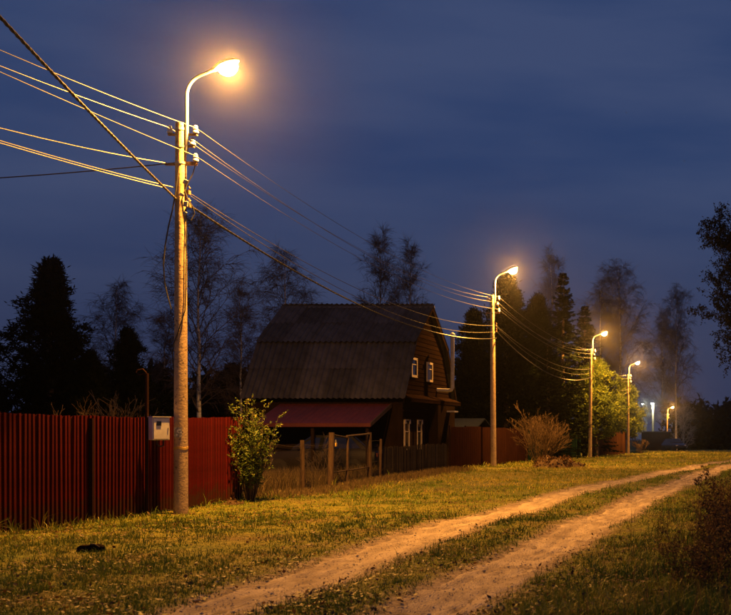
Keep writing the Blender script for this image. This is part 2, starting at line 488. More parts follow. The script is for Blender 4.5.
for side in (0, 1):
    yy = axis([(-12, 6, 0.4), (6, 34, 0.09), (34, 62, 0.25), (62, 100, 1.0)])
    n = 27
    u = np.linspace(-1, 1, n)
    Yg = np.repeat(yy[:, None], n, 1)
    wl = rut_w(yy, side) * (1 + 0.13 * vn(yy, yy * 0, 0.45, 31 + side) + 0.10 * vn(yy, yy * 0, 0.17, 33 + side))
    wr = rut_w(yy, side) * (1 + 0.13 * vn(yy, yy * 0, 0.45, 35 + side) + 0.10 * vn(yy, yy * 0, 0.17, 37 + side))
    Xg = rut_x(yy, side)[:, None] + np.where(u < 0, wl[:, None] * u, wr[:, None] * u)
    Zg = Hh(Xg, Yg) + 0.013 + 0.009 * vn(Xg, Yg, 0.22, 41) + 0.006 * vn(Xg, Yg, 0.09, 42) - 0.03 * np.abs(u[None, :]) ** 8 + 0.010 * np.sin(u[None, :] * 13 + 2.5 * vn(yy, yy * 0, 1.9, 44)[:, None]) * np.clip(0.4 + vn(Xg, Yg, 0.8, 45), 0, 1) - 0.016 * np.clip(vn(Xg, Yg, 0.6, 46) - 0.35, 0, 1)
    idx = np.arange(len(yy) * n).reshape(len(yy), n)
    FF = np.stack([idx[:-1, :-1], idx[:-1, 1:], idx[1:, 1:], idx[1:, :-1]], -1).reshape(-1, 4)
    tag(fast_mesh('dirt_track', np.stack([Xg, Yg, Zg], -1), FF, M['dirt']), None, None, kind='structure')

# ------------------------------------------------------------------ street lamps on poles
PLX = -10.87
TOP = 7.62
def pole_section(w, n=16):
    out = []
    for k in range(n):
        a = 2 * PI * (k + 0.5) / n
        c, s_ = math.cos(a), math.sin(a)
        e = (abs(c) ** 2.2 + abs(s_) ** 2.2) ** (-1 / 2.2)
        out.append((c * e * w, s_ * e * w))
    return out
def make_shaft(h, parent, name='shaft'):
    mb = MB(); rs = []
    zs = [-0.5, 0.0] + [h * i / 10 for i in range(1, 11)]
    for z in zs:
        w = 0.128 - 0.034 * max(z, 0) / h
        rs.append([Vector((x, y, z)) for x, y in pole_section(w)])
    mb.rings(rs)
    return mb.build(name, M['concrete'], parent, True)

INS = [(-0.215, 7.43), (0.29, 7.43), (0.23, 7.20), (0.29, 6.88)]       # insulators: offset across the line and height
INS_TOP = 0.105
def add_light(name, parent, loc, col, power, radius=0.12, spill=None):
    """point lamp; with spill given, a street luminaire that throws its light down and only that share all round"""
    ld = bpy.data.lights.new(name, 'POINT')
    ld.color = col; ld.energy = power; ld.shadow_soft_size = radius
    if spill is not None:
        ld.use_nodes = True
        n = ld.node_tree.nodes; l = ld.node_tree.links.new
        tc_ = n.new('ShaderNodeTexCoord'); sp = n.new('ShaderNodeSeparateXYZ'); mr = n.new('ShaderNodeMapRange')
        l(tc_.outputs['Normal'], sp.inputs[0])
        mr.interpolation_type = 'SMOOTHSTEP'
        mr.inputs[1].default_value = -0.14; mr.inputs[2].default_value = -0.56
        mr.inputs[3].default_value = spill; mr.inputs[4].default_value = 1.0
        l(sp.outputs[2], mr.inputs[0])
        l(mr.outputs[0], n['Emission'].inputs['Strength'])
    lo = bpy.data.objects.new(name, ld)
    C.objects.link(lo)
    lo.parent = parent; lo.location = loc
    return lo

def make_lamp_head(parent, loc, tilt, glow, body):
    """cobra head: tapered shell along +X with a glass bowl below"""
    rot = Matrix.Rotation(-tilt, 3, 'Y')
    mb = MB(); rs = []
    for x, wy, zt, zb in ((-0.26, 0.035, 0.035, -0.03), (-0.16, 0.045, 0.045, -0.035), (-0.08, 0.09, 0.085, -0.03), (0.05, 0.135, 0.11, -0.025), (0.20, 0.14, 0.10, -0.02), (0.32, 0.105, 0.07, -0.02), (0.38, 0.04, 0.03, -0.012)):
        ring = []
        for k in range(14):
            a = 2 * PI * k / 14
            c, s_ = math.cos(a), math.sin(a)
            ring.append(rot @ Vector((x, c * wy, s_ * (zt if s_ > 0 else -zb))) + Vector(loc))
        rs.append(ring)
    mb.rings(rs)
    hd = mb.build('lamp_head', body, parent, True)
    mb = MB(); rs = []
    for i in range(7):
        f = i / 6 * PI / 2
        r = math.cos(f) + 0.001
        rs.append([rot @ Vector((0.13 + 0.20 * r * math.cos(2 * PI * k / 16), 0.15 * r * math.sin(2 * PI * k / 16), -0.022 - 0.20 * math.sin(f))) + Vector(loc) for k in range(16)])
    mb.rings(rs)
    mb.build('glass_bowl', glow, hd, True)
    return rot @ Vector((0.13, 0, -0.12)) + Vector(loc)

def make_pole(label):
    t = thing('street_lamp', label, 'street lamp', (0, 0, 0), 0, 'street lamps along the track')
    make_shaft(TOP, t)
    for z in (7.50, 7.16, 6.84):                              # clamp bands
        mb = MB(); w = 0.128 - 0.034 * z / TOP + 0.008
        mb.rings([[Vector((x, y, z + dz)) for x, y in pole_section(w)] for dz in (-0.022, 0.022)])
        mb.build('clamp_band', M['steel'], t, True)
    for x, z in INS:                                          # bracket and porcelain bell for each
        mb = MB(); s = 1 if x > 0 else -1
        mb.bx((s * 0.09, -0.028, z - 0.05), (x + s * 0.03, 0.028, z - 0.012))
        mb.tube([(x, 0, z - 0.03), (x, 0, z + 0.04)], 0.011, 6)
        mb.build('bracket', M['rust'], t)
        mb = MB()
        mb.lathe([(0.022, 0.0), (0.052, 0.005), (0.054, 0.03), (0.038, 0.052), (0.046, 0.062), (0.047, 0.085), (0.032, 0.10), (0.038, 0.11), (0.036, 0.135), (0.015, 0.15)], 12, at=(x, 0, z))
        mb.build('insulator', M['porcelain'], t, True)
    mb = MB(); mb.bx((-0.30, -0.03, 6.80), (0.31, 0.03, 6.84)); mb.build('crossarm', M['rust'], t)
    # suspension hooks of the twisted cables
    for x, z in ((0.15, 6.33), (0.16, 6.08)):
        mb = MB()
        mb.tube([(0.08, 0, z + 0.06), (x, 0, z + 0.07), (x + 0.03, 0, z + 0.02), (x, 0, z - 0.04)], 0.013, 6)
        mb.box((x, 0, z - 0.06), (0.05, 0.09, 0.08))
        mb.build('cable_clamp', M['rust'], t)
    # lamp arm: steel pipe strapped to the head of the pole, curved towards the track
    pts = [(0.125, -0.02, 7.02), (0.125, -0.02, 8.16)]
    for i in range(1, 8):
        a = R(68) * i / 7
        pts.append((0.125 + 0.42 * (1 - math.cos(a)), -0.02, 8.16 + 0.42 * math.sin(a)))
    pts.append((pts[-1][0] + 0.26, -0.02, pts[-1][2] + 0.105))
    mb = MB(); mb.tube(pts, 0.032, 10); mb.build('lamp_arm', M['steel'], t, True)
    e = pts[-1]
    lp = make_lamp_head(t, (e[0] + 0.14, -0.02, e[2] + 0.055), R(21), M['lamp_glow'], M['lamp_body'])
    add_light('lamp_light', t, lp, SODIUM, SODIUM_W, 0.07, 0.16)
    return t

POLES = [(PLX, 21.46), (PLX, 48.9), ((590 - PX) / F * 76.4, 76.4), ((628.3 - PX) / F * 103.9, 103.9), ((667 - PX) / F * 185, 185)]
LBL = ['concrete lamp pole with glowing orange lamp beside the red picket fence',
       'concrete lamp pole with glowing lamp beside the brown sheet fence and bare bush',
       'lamp pole with glowing lamp beside the green fence and yellow-green pine',
       'lamp pole with glowing lamp in front of the rusty board fence',
       'far lamp pole with orange lamp standing beyond the rise near the white lamp post']
lamp0 = make_pole(LBL[0])
POLE = []
for i, (x, y) in enumerate(POLES):
    o = lamp0 if i == 0 else copy_tree(lamp0)
    o['label'] = LBL[i]
    o.location = (x, y, hz(x, y))
    o.rotation_euler = (R((0, 0.3, -0.5, 0.4, 0)[i]), R((0, -0.25, 0.4, -0.3, 0)[i]), R((0, -3, 2, -3, 0)[i]))
    POLE.append(o)
# further poles of the same line and of two house connections, out of the picture: the wires run to them
ANCH = []
for x, y, lab in ((PLX, -6.0, 'plain concrete pole of the same line before the red fence'), (-27.0, 24.0, 'plain concrete pole in the yard behind the red fence'), (-2.6, -6.5, 'plain concrete pole on the other side of the track')):
    t = thing('utility_pole', lab, 'utility pole', (x, y, hz(x, y)), 0, 'plain poles without lamp')
    make_shaft(TOP, t)
    ANCH.append(t)

# details only the nearest pole shows
p0 = POLE[0]
def pole_w(z): return 0.128 - 0.034 * z / TOP
mb = MB(); mb.rings([[Vector((x, y, 1.28 + dz + 0.012 * math.sin(3 * math.atan2(y, x)))) for x, y in pole_section(pole_w(1.28) + 0.006)] for dz in (-0.022, 0.022)])
mb.build('yellow_band', M['yellow_tape'], p0, True)
mb = MB(); rs = []
for i in range(7):
    a = R(-125 + 70 * i / 6)
    c, s_ = math.cos(a), math.sin(a); e = (abs(c) ** 2.2 + abs(s_) ** 2.2) ** (-1 / 2.2) * (pole_w(1.58) + 0.006)
    rs.append((c * e, s_ * e))
vs = [(x, y, z) for z in (1.49, 1.68) for x, y in rs]
mb.add(vs, [(i, i + 1, i + 8, i + 7) for i in range(6)])
mb.build('paper_notice', M['sticker'], p0, True)
rnd = random.Random(5)
mb = MB()
mb.tube([(0.02, -0.118, 6.75), (-0.03, -0.12, 6.3), (-0.10, -0.125, 5.9), (-0.17, -0.13, 5.6), (-0.24, -0.13, 5.2), (-0.27, -0.13, 4.85), (-0.25, -0.13, 4.5), (-0.18, -0.13, 4.2), (-0.125, -0.115, 3.98)], 0.013, 6)
mb.build('hanging_cable', M['black_cable'], p0, True)
mb = MB()
mb.tube([(0.12, -0.03, 6.0), (0.135, -0.05, 5.4), (0.128, -0.06, 4.4), (0.125, -0.09, 3.95), (0.07, -0.125, 3.72), (0.0, -0.13, 3.5), (-0.07, -0.13, 3.32), (-0.118, -0.09, 3.15), (-0.128, 0.0, 2.6), (-0.131, 0.02, 1.8)], 0.011, 6)
mb.build('hanging_cable', M['black_cable'], p0, True)
mb = MB()
mb.tube([(0.29, 0, 6.82), (0.24, -0.02, 6.62), (0.15, -0.05, 6.42), (0.12, -0.08, 6.28), (0.17, -0.06, 6.12), (0.25, -0.02, 5.98), (0.27, 0, 5.86), (0.22, -0.03, 5.72)], 0.011, 6)
mb.build('hanging_cable', M['black_cable'], p0, True)
for z, a, s in ((6.45, 0.4, 0.07), (6.2, -1.2, 0.06), (6.02, 0.1, 0.08), (5.84, 0.5, 0.05)):
    mb = MB(); mb.box((0.13 * math.cos(a) + 0.03, -0.12, z), (s, 0.05, s * 1.3), Matrix.Rotation(a, 3, 'Y'))
    mb.build('connector', M['steel'], p0, bevel=0.008)

# ------------------------------------------------------------------ overhead wires
def catenary(a, b, sag, n=28):
    a, b = Vector(a), Vector(b)
    return [a.lerp(b, i / n) - Vector((0, 0, 4 * sag * (i / n) * (1 - i / n))) for i in range(n + 1)]
def wire(a, b, sag, r, mat, label, group, twist=False, n=28):
    pts = catenary(a, b, sag, n if not twist else 260)
    mb = MB()
    if twist:
        for s in range(3):
            q = []
            for i, p in enumerate(pts):
                d = (pts[min(i + 1, len(pts) - 1)] - pts[max(i - 1, 0)]).normalized()
                u = d.cross(Vector((0, 0, 1))).normalized(); w = d.cross(u)
                ang = 2 * PI * (s / 3 + i * (b - a).length / len(pts) / 0.55)
                q.append(p + (u * math.cos(ang) + w * math.sin(ang)) * r * 0.75)
            mb.tube(q, r * 0.72, 5)
    else:
        mb.tube(pts, r, 5)
    o = mb.build('twisted_cable' if twist else 'overhead_wire', mat, None, True)
    return tag(o, label, 'cable' if twist else 'wire', group)
def at(pole, x, z):
    return pole.matrix_basis @ Vector((x, 0, z))
for o in POLE + ANCH:
    o.matrix_basis          # noqa
def mat_of(o):
    return Matrix.Translation(o.location) @ o.rotation_euler.to_matrix().to_4x4()
def ap(o, x, z): return mat_of(o) @ Vector((x, 0, z))
names = ['the red fence pole', 'the bare bush pole', 'the yellow-green pine pole', 'the rusty fence pole', 'the far pole beyond the rise']
for i in range(4):
    a, b = POLE[i], POLE[i + 1]
    s = 1.0 if i < 3 else 2.2
    g = 'wires between %s and %s' % (names[i], names[i + 1])
    r = (0.0055, 0.0075, 0.010, 0.012)[i]
    for k, sg in ((0, 0.62), (1, 0.55), (2, 0.68), (3, 0.60)):
        if i == 3 and k in (0, 2): continue
        x, z = INS[k]
        wire(ap(a, x, z + INS_TOP), ap(b, x, z + INS_TOP), sg * s, r, M['wire_dim'], 'thin bare wire between %s and %s' % (names[i], names[i + 1]), g)
    if i < 3:
        wire(ap(a, 0.15, 6.27), ap(b, 0.15, 6.27), 0.72, r * 1.3, M['cable'], 'thicker lower wire between %s and %s' % (names[i], names[i + 1]), g)
        wire(ap(a, 0.19, 6.20), ap(b, 0.12, 6.00), 0.85, r * 1.3, M['cable'], 'thicker lower wire between %s and %s' % (names[i], names[i + 1]), g)
    if i < 2:
        wire(ap(a, 0.16, 6.02), ap(b, 0.16, 5.70), 0.80 if i == 0 else 1.0, 0.017, M['black_cable'], 'thick dark twisted cable between %s and %s' % (names[i], names[i + 1]), None, twist=True)
g = 'wires rising from the red fence pole over the red fence'
q, z0 = POLE[0], ANCH[0]
for k, sg in ((0, 0.73), (1, 0.69), (3, 0.33)):
    x, z = INS[k]
    wire(ap(q, x, z + INS_TOP), ap(z0, x, z + INS_TOP), sg, 0.0055, M['wire'], 'thin bare wire from the insulators of the red fence pole over the fence', g)
wire(ap(q, -0.25, 6.84), ap(z0, -0.25, 6.84), 1.12, 0.0078, M['wire'], 'sagging pale wire from the lowest crossarm of the red fence pole', None)
wire(ap(q, -0.09, 6.36), ap(z0, -0.09, 6.40), 0.72, 0.0085, M['wire'], 'thick lower pale wire tied to the side of the red fence pole', 'thick lower wires over the red fence')
wire(ap(q, -0.30, 6.36), ap(z0, -0.30, 6.36), 0.66, 0.0085, M['wire'], 'thick lower pale wire tied to the side of the red fence pole', 'thick lower wires over the red fence')
wire(ap(q, -0.02, 6.86), ap(ANCH[1], 0, 7.15), 0.32, 0.012, M['cable'], 'dark nearly level service wire leaving the red fence pole towards the yard', None)
wire(ap(q, -0.08, 6.13), ap(ANCH[2], 0, 7.22), 0.32, 0.016, M['cable'], 'thick twisted cable slanting steeply up from the red fence pole', None, twist=True)

# ------------------------------------------------------------------ red picket fence with meter box
FX = -11.40
def slat_mesh(name, mat, w, h, depth, round_top=True, t=0.006):
    """a folded metal picket standing along Y, face towards +X"""
    mb = MB()
    prof = [(-w / 2, 0), (-w * 0.29, depth * 0.12), (-w * 0.23, depth), (w * 0.23, depth), (w * 0.29, depth * 0.12), (w / 2, 0)]
    top = [h - 0.03, h - 0.008, h, h, h - 0.008, h - 0.03] if round_top else [h] * 6
    fr = [(d, y) for y, d in prof]
    vs = [(d, y, 0) for d, y in fr] + [(d, y, top[i]) for i, (d, y) in enumerate(fr)]
    vs += [(d - t, y, 0) for d, y in fr] + [(d - t, y, top[i]) for i, (d, y) in enumerate(fr)]
    fs = []
    for i in range(5):
        fs += [(i, i + 1, i + 7, i + 6), (i + 13 - 1 + 6, i + 13 + 6, i + 13, i + 12)]
        fs += [(i + 6, i + 7, i + 19, i + 18)]
    fs += [(0, 6, 18, 12), (5, 17, 23, 11)]
    mb.add(vs, fs)
    return mb.build(name, mat)

def picket_fence(name, label, x, y0, y1, pitch, w, h, mat, rail_mat, post_ys, post_h, seed, depth=0.016, rails=(0.35, 1.55), postw=0.06, round_top=True, jitter=0.008):
    rr = random.Random(seed)
    t = thing(name, label, 'fence', (x, y0, hz(x, y0)))
    z00 = t.location.z
    src = slat_mesh('picket', mat, w, h, depth, round_top)
    src.parent = t
    n = int((y1 - y0) / pitch)
    for i in range(n):
        c = src if i == 0 else copy_mesh_part(src, t)
        y = (i + 0.5) * pitch
        c.location = (rr.uniform(-0.004, 0.004), y, hz(x, y0 + y) - z00 + 0.03 + rr.uniform(-jitter, jitter))
        c.rotation_euler = (rr.uniform(-1, 1) * jitter, rr.uniform(-1, 1) * 0.006, rr.uniform(-0.05, 0.05))
    ends = [y0] + [p for p in post_ys if y0 < p < y1] + [y1]
    for zz in rails:
        for a, b in zip(ends[:-1], ends[1:]):
            mb = MB()
            za, zb = hz(x, a) - z00 + zz, hz(x, b) - z00 + zz
            mb.tube([(-0.035, a - y0 + 0.001, za), (-0.035, b - y0 - 0.001, zb)], 0.02, 4)
            mb.build('rail', rail_mat, t)
    for py in post_ys:
        mb = MB()
        mb.box((-0.09, py - y0, hz(x, py) - z00 + post_h / 2 - 0.2), (postw, postw, post_h + 0.4))
        mb.build('post', rail_mat, t)
    return t

red = picket_fence('picket_fence', 'dark red metal picket fence behind the lamp pole', FX, 13.0, 25.3, 0.118, 0.109, 1.86, M['fence_red'], M['fence_post'], [15.5, 18.9, 21.35, 23.6, 25.25], 1.86, 3, depth=0.034, jitter=0.006)
# the dark steel posts that stand in front of the pickets
for y in (19.3,):
    mb = MB(); z = hz(FX, y)
    mb.bx((0.03, y - 13.0 - 0.03, -0.3 + z), (0.09, y - 13.0 + 0.03, 1.83 + z)); mb.build('front_post', M['fence_post'], red)

mp_y = 20.95
t = thing('meter_post', 'tall dark pipe post with hooked top carrying the meter box', 'post', (FX + 0.14, mp_y, hz(FX + 0.14, mp_y)))
mb = MB(); mb.tube([(0, 0, -0.4), (0, 0, 2.72)], 0.032, 10); mb.build('pipe', M['fence_post'], t, True)
mb = MB(); mb.tube([(0, 0, 2.66), (0, -0.03, 2.74), (-0.06, -0.03, 2.80), (-0.16, -0.03, 2.78), (-0.18, -0.03, 2.73), (-0.12, -0.03, 2.69), (-0.03, -0.03, 2.72), (0.02, -0.03, 2.72)], 0.012, 7); mb.build('hook', M['fence_post'], t, True)
t = thing('meter_box', 'pale grey electric meter box with small dark window', 'meter box', (FX + 0.24, mp_y, hz(FX, mp_y) + 1.45))
RB = Matrix.Rotation(R(25), 4, 'Z')
t.rotation_euler = (0, 0, R(58))
t.scale = (0.9, 0.9, 0.95)
mb = MB(); mb.bx((-0.05, -0.10, 0), (0.33, 0.06, 0.46)); mb.build('case', M['box_grey'], t, bevel=0.012)
mb = MB(); mb.bx((-0.03, -0.118, 0.02), (0.31, -0.098, 0.44)); door = mb.build('door', M['box_grey'], t, bevel=0.006)
mb = MB(); mb.bx((0.03, -0.126, 0.29), (0.13, -0.116, 0.38)); mb.build('window', M['dark_glass'], door)
mb = MB(); mb.bx((0.27, -0.128, 0.20), (0.29, -0.116, 0.25)); mb.build('latch', M['steel'], door)
mb = MB(); mb.bx((-0.065, -0.13, 0.462), (0.345, 0.07, 0.475)); mb.build('rain_lip', M['box_grey'], t)
mb = MB(); mb.tube([(0.1, 0, 0.02), (0.1, 0.0, -0.08), (0.16, -0.02, -0.13), (0.24, -0.02, -0.11), (0.25, 0.0, 0.01)], 0.016, 7); mb.build('cable_loop', M['black_cable'], t, True)

# ------------------------------------------------------------------ wire fence and gate in front of the yard
t = thing('wire_fence', 'sagging wire mesh fence on wooden posts in front of the yard', 'fence', (FX - 0.1, 25.5, 0))
for py, hh, rad, lean in ((29.1, 1.40, 0.06, -0.02), (35.3, 1.30, 0.045, 0.03)):
    mb = MB(); z = hz(FX - 0.1, py)
    mb.tube([(0, py - 25.5, z - 0.3), (lean * 0.5, py - 25.5 + lean, z + hh * 0.5), (lean, py - 25.5 + lean, z + hh)], [rad, rad * 0.96, rad * 0.9], 9)
    mb.build('post', M['old_wood'], t, True)
for zz in (0.12, 0.62, 1.28):
    pts = []
    for i in range(25):
        y = 9.8 * i / 24
        if 5.4 < y < 8.7: continue
        pts.append((0.02, y, hz(FX, 25.5 + y) + zz - 0.05 * abs(math.sin(y * 1.7))))
    for seg in ([p for p in pts if p[1] < 5.4], [p for p in pts if p[1] > 8.7]):
        if len(seg) > 1:
            mb = MB(); mb.tube(seg, 0.004, 4); mb.build('strand', M['mesh_wire'], t)
def mesh_panel(y0, y1, z0, z1, step, rad, parent, mat):
    P0 = []; P1 = []
    hgt = z1 - z0
    for k in np.arange(y0 - hgt, y1, step):
        for s in (0, 1):
            a, b = k, k + hgt
            za, zb = (z0, z1) if s == 0 else (z1, z0)
            aa, bb = max(a, y0), min(b, y1)
            if bb <= aa: continue
            fa = za + (zb - za) * (aa - a) / hgt; fb = za + (zb - za) * (bb - a) / hgt
            P0.append((0.0, aa, fa)); P1.append((0.0, bb, fb))
    V, Fa = seg_tubes(np.array(P0), np.array(P1), rad, rad, 3)
    o = fast_mesh('wire_mesh', V, Fa, mat, parent); o['kind'] = 'stuff'
    return o
def seg_tubes(P0, P1, R0, R1, n=3):
    P0 = np.asarray(P0, float); P1 = np.asarray(P1, float)
    N = len(P0)
    R0 = np.broadcast_to(np.asarray(R0, float), (N,)); R1 = np.broadcast_to(np.asarray(R1, float), (N,))
    d = P1 - P0
    d = d / (np.linalg.norm(d, axis=1, keepdims=True) + 1e-9)
    up = np.where(np.abs(d[:, 2:3]) > 0.9, np.array([[1.0, 0, 0]]), np.array([[0, 0, 1.0]]))
    u = np.cross(d, up); u /= np.linalg.norm(u, axis=1, keepdims=True) + 1e-9
    w = np.cross(d, u)
    a = np.arange(n) * 2 * PI / n
    ring = u[:, None, :] * np.cos(a)[None, :, None] + w[:, None, :] * np.sin(a)[None, :, None]
    V = np.stack([P0[:, None, :] + ring * R0[:, None, None], P1[:, None, :] + ring * R1[:, None, None]], 1)
    base = np.arange(N)[:, None] * 2 * n
    k = np.arange(n); l = (k + 1) % n
    q = np.stack([base + k, base + l, base + n + l, base + n + k], -1).reshape(-1, 4)
    return V.reshape(-1, 3), q
mesh_panel(0.1, 5.35, 0.08, 1.26, 0.09, 0.0013, t, M['mesh_wire'])
mesh_panel(8.75, 9.7, 0.08, 1.2, 0.09, 0.0013, t, M['mesh_wire'])

t = thing('yard_gate', 'makeshift wire gate between two round wooden posts', 'gate', (FX - 0.05, 30.9, hz(FX, 30.9)))
for y, hh, rad, lx in ((0, 1.58, 0.085, 0.03), (3.3, 1.58, 0.075, -0.02)):
    mb = MB(); mb.tube([(0, y, -0.3), (lx * 0.5, y, 0.8), (lx, y + 0.02, hh)], [rad, rad, rad * 0.92], 10); mb.build('gate_post', M['old_wood'], t, True)
mb = MB(); mb.tube([(0, 1.3, -0.1), (0.02, 1.32, 1.44)], [0.04, 0.035], 8); mb.build('stile', M['old_wood'], t, True)
mb = MB(); mb.tube([(0.02, 0.09, 1.52), (0.02, 1.34, 1.42)], 0.028, 7); mb.build('top_rail', M['old_wood'], t, True)
mb = MB(); mb.tube([(0.02, 1.25, 1.47), (0, 3.22, 1.53)], 0.032, 7); mb.build('top_rail', M['old_wood'], t, True)
mb = MB(); mb.tube([(0.02, 0.0, 0.45), (0, 3.2, 0.5)], 0.02, 7); mb.build('low_rail', M['old_wood'], t, True)
mesh_panel(0.1, 3.2, 0.1, 1.35, 0.09, 0.0013, t, M['mesh_wire'])
t = thing('padlock', 'small yellowish padlock hanging from the thick gate post', 'padlock', (FX + 0.05, 31.05, hz(FX, 31) + 1.18))
mb = MB(); mb.bx((-0.02, -0.05, 0), (0.02, 0.05, 0.10)); mb.build('body', M['yellow_tape'], t, bevel=0.01)
mb = MB(); mb.tube([(0, -0.032, 0.095), (0, -0.032, 0.16), (0, 0, 0.19), (0, 0.032, 0.16), (0, 0.032, 0.095)], 0.008, 6); mb.build('shackle', M['steel'], t, True)

# low weathered picket fence before the house
picket_fence('wooden_fence', 'low weathered grey picket fence in front of the house gable', FX - 0.08, 35.5, 43.4, 0.125, 0.09, 1.02, M['picket'], M['old_wood'], [35.6, 38.2, 40.9, 43.3], 1.05, 8, depth=0.012, rails=(0.25, 0.8), postw=0.08, round_top=False, jitter=0.03)

# ------------------------------------------------------------------ sheet fences further along
def wave_panel(name, mat, w, h, pitch=0.2, amp=0.018):
    """trapezoid profiled sheet standing along Y"""
    ys_, ds = [], []
    y = 0.0
    while y < w - 1e-6:
        for f, d in ((0, 0), (0.5, 0), (0.6, 1), (0.9, 1)):
            yy_ = y + f * pitch
            if yy_ < w: ys_.append(yy_); ds.append(d * amp)
        y += pitch
    ys_.append(w); ds.append(0)
    n = len(ys_)
    vs = [(ds[i] + dx, ys_[i], z) for dx in (0, -0.004) for z in (0, h) for i in range(n)]
    fs = [(i, i + 1, n + i + 1, n + i) for i in range(n - 1)] + [(3 * n + i, 3 * n + i + 1, 2 * n + i + 1, 2 * n + i) for i in range(n - 1)]
    fs += [(n + i, n + i + 1, 3 * n + i + 1, 3 * n + i) for i in range(n - 1)]
    mb = MB(); mb.add(vs, fs)
    return mb.build(name, mat)
def sheet_fence(label, x, y0, y1, pw, h, mat, post_mat, seed, gap=0.012):
    rr = random.Random(seed)
    t = thing('sheet_fence', label, 'fence', (x, y0, hz(x, y0)))
    z0 = t.location.z
    src = wave_panel('panel', mat, pw - gap, h); src.parent = t
    n = int(round((y1 - y0) / pw))
    for i in range(n):
        c = src if i == 0 else copy_mesh_part(src, t)
        y = i * pw
        c.location = (rr.uniform(-0.01, 0.01), y, hz(x, y0 + y + pw / 2) - z0 + 0.05 + rr.uniform(-0.03, 0.03))
        mb = MB(); mb.box((-0.06, y - gap / 2, hz(x, y0 + y) - z0 + h / 2 - 0.1), (0.06, 0.05, h + 0.3)); mb.build('post', post_mat, t)
    for zz in (0.3, h - 0.25):
        mb = MB(); mb.tube([(-0.05, 0, zz), (-0.05, n * pw, hz(x, y1) - z0 + zz)], 0.022, 4); mb.build('rail', post_mat, t)
    return t
sheet_fence('brown profiled sheet fence behind the bare bush', FX, 43.7, 59.0, 2.55, 1.72, M['brown_sheet'], M['fence_post'], 4)
sheet_fence('dark green profiled sheet fence under the conifers', FX + 0.1, 59.2, 79.0, 2.2, 1.75, M['green_sheet'], M['fence_post'], 5)
# rusty boards fence
t = thing('board_fence', 'rusty brown fence of upright boards below the yellow-green pine', 'fence', (-11.0, 83.0, hz(-11.0, 83)))
rr = random.Random(9)
src = None
for i in range(92):
    y = i * 0.27
    if src is None:
        mb = MB(); mb.bx((-0.015, 0.0, 0), (0.015, 0.24, 2.0)); src = mb.build('board', M['rust_board'], t); c = src
    else:
        c = copy_mesh_part(src, t)
    c.location = (rr.uniform(-0.01, 0.01), y, hz(-11.0, 83 + y) - t.location.z + rr.uniform(-0.05, 0.1))
    c.scale = (1, 1, rr.uniform(0.97, 1.06))
for zz in (0.5, 1.6):
    mb = MB(); mb.tube([(-0.05, 0, zz), (-0.05, 24.8, zz + hz(-11.0, 107.8) - t.location.z)], 0.03, 4); mb.build('rail', M['old_wood'], t)

# ------------------------------------------------------------------ the house
GX = -12.22          # gable wall plane
EX0, EX1 = -17.95, -12.02
RY, RZ = 43.4, 6.50
BY, BZ = 2.25, 4.95   # break of the gambrel: half depth, height
EY, EZ = 3.75, 2.76   # eaves
house = thing('wooden_house', 'dark wooden house with grey gambrel roof and white attic windows', 'house', (-14.9, RY, 0))
hx = lambda x: x + 14.9
hy = lambda y: y - RY
prof = [(-3.35, -0.2), (-3.35, 2.95), (-BY + 0.14, BZ - 0.14), (0, RZ - 0.14), (BY - 0.14, BZ - 0.14), (3.35, 2.95), (3.35, -0.2)]
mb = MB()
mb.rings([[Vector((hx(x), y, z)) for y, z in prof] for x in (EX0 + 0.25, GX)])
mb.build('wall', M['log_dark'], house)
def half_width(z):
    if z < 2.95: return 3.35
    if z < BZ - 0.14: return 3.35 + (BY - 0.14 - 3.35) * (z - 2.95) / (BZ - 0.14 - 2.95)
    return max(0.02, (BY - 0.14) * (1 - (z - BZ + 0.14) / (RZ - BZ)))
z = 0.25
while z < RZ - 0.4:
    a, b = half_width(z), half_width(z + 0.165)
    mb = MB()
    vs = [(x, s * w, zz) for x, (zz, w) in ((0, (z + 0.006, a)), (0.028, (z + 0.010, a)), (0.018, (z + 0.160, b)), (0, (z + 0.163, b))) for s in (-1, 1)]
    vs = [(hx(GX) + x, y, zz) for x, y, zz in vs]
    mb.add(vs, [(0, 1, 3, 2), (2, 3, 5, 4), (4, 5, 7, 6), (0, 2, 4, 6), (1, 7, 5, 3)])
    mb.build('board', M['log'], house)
    z += 0.17
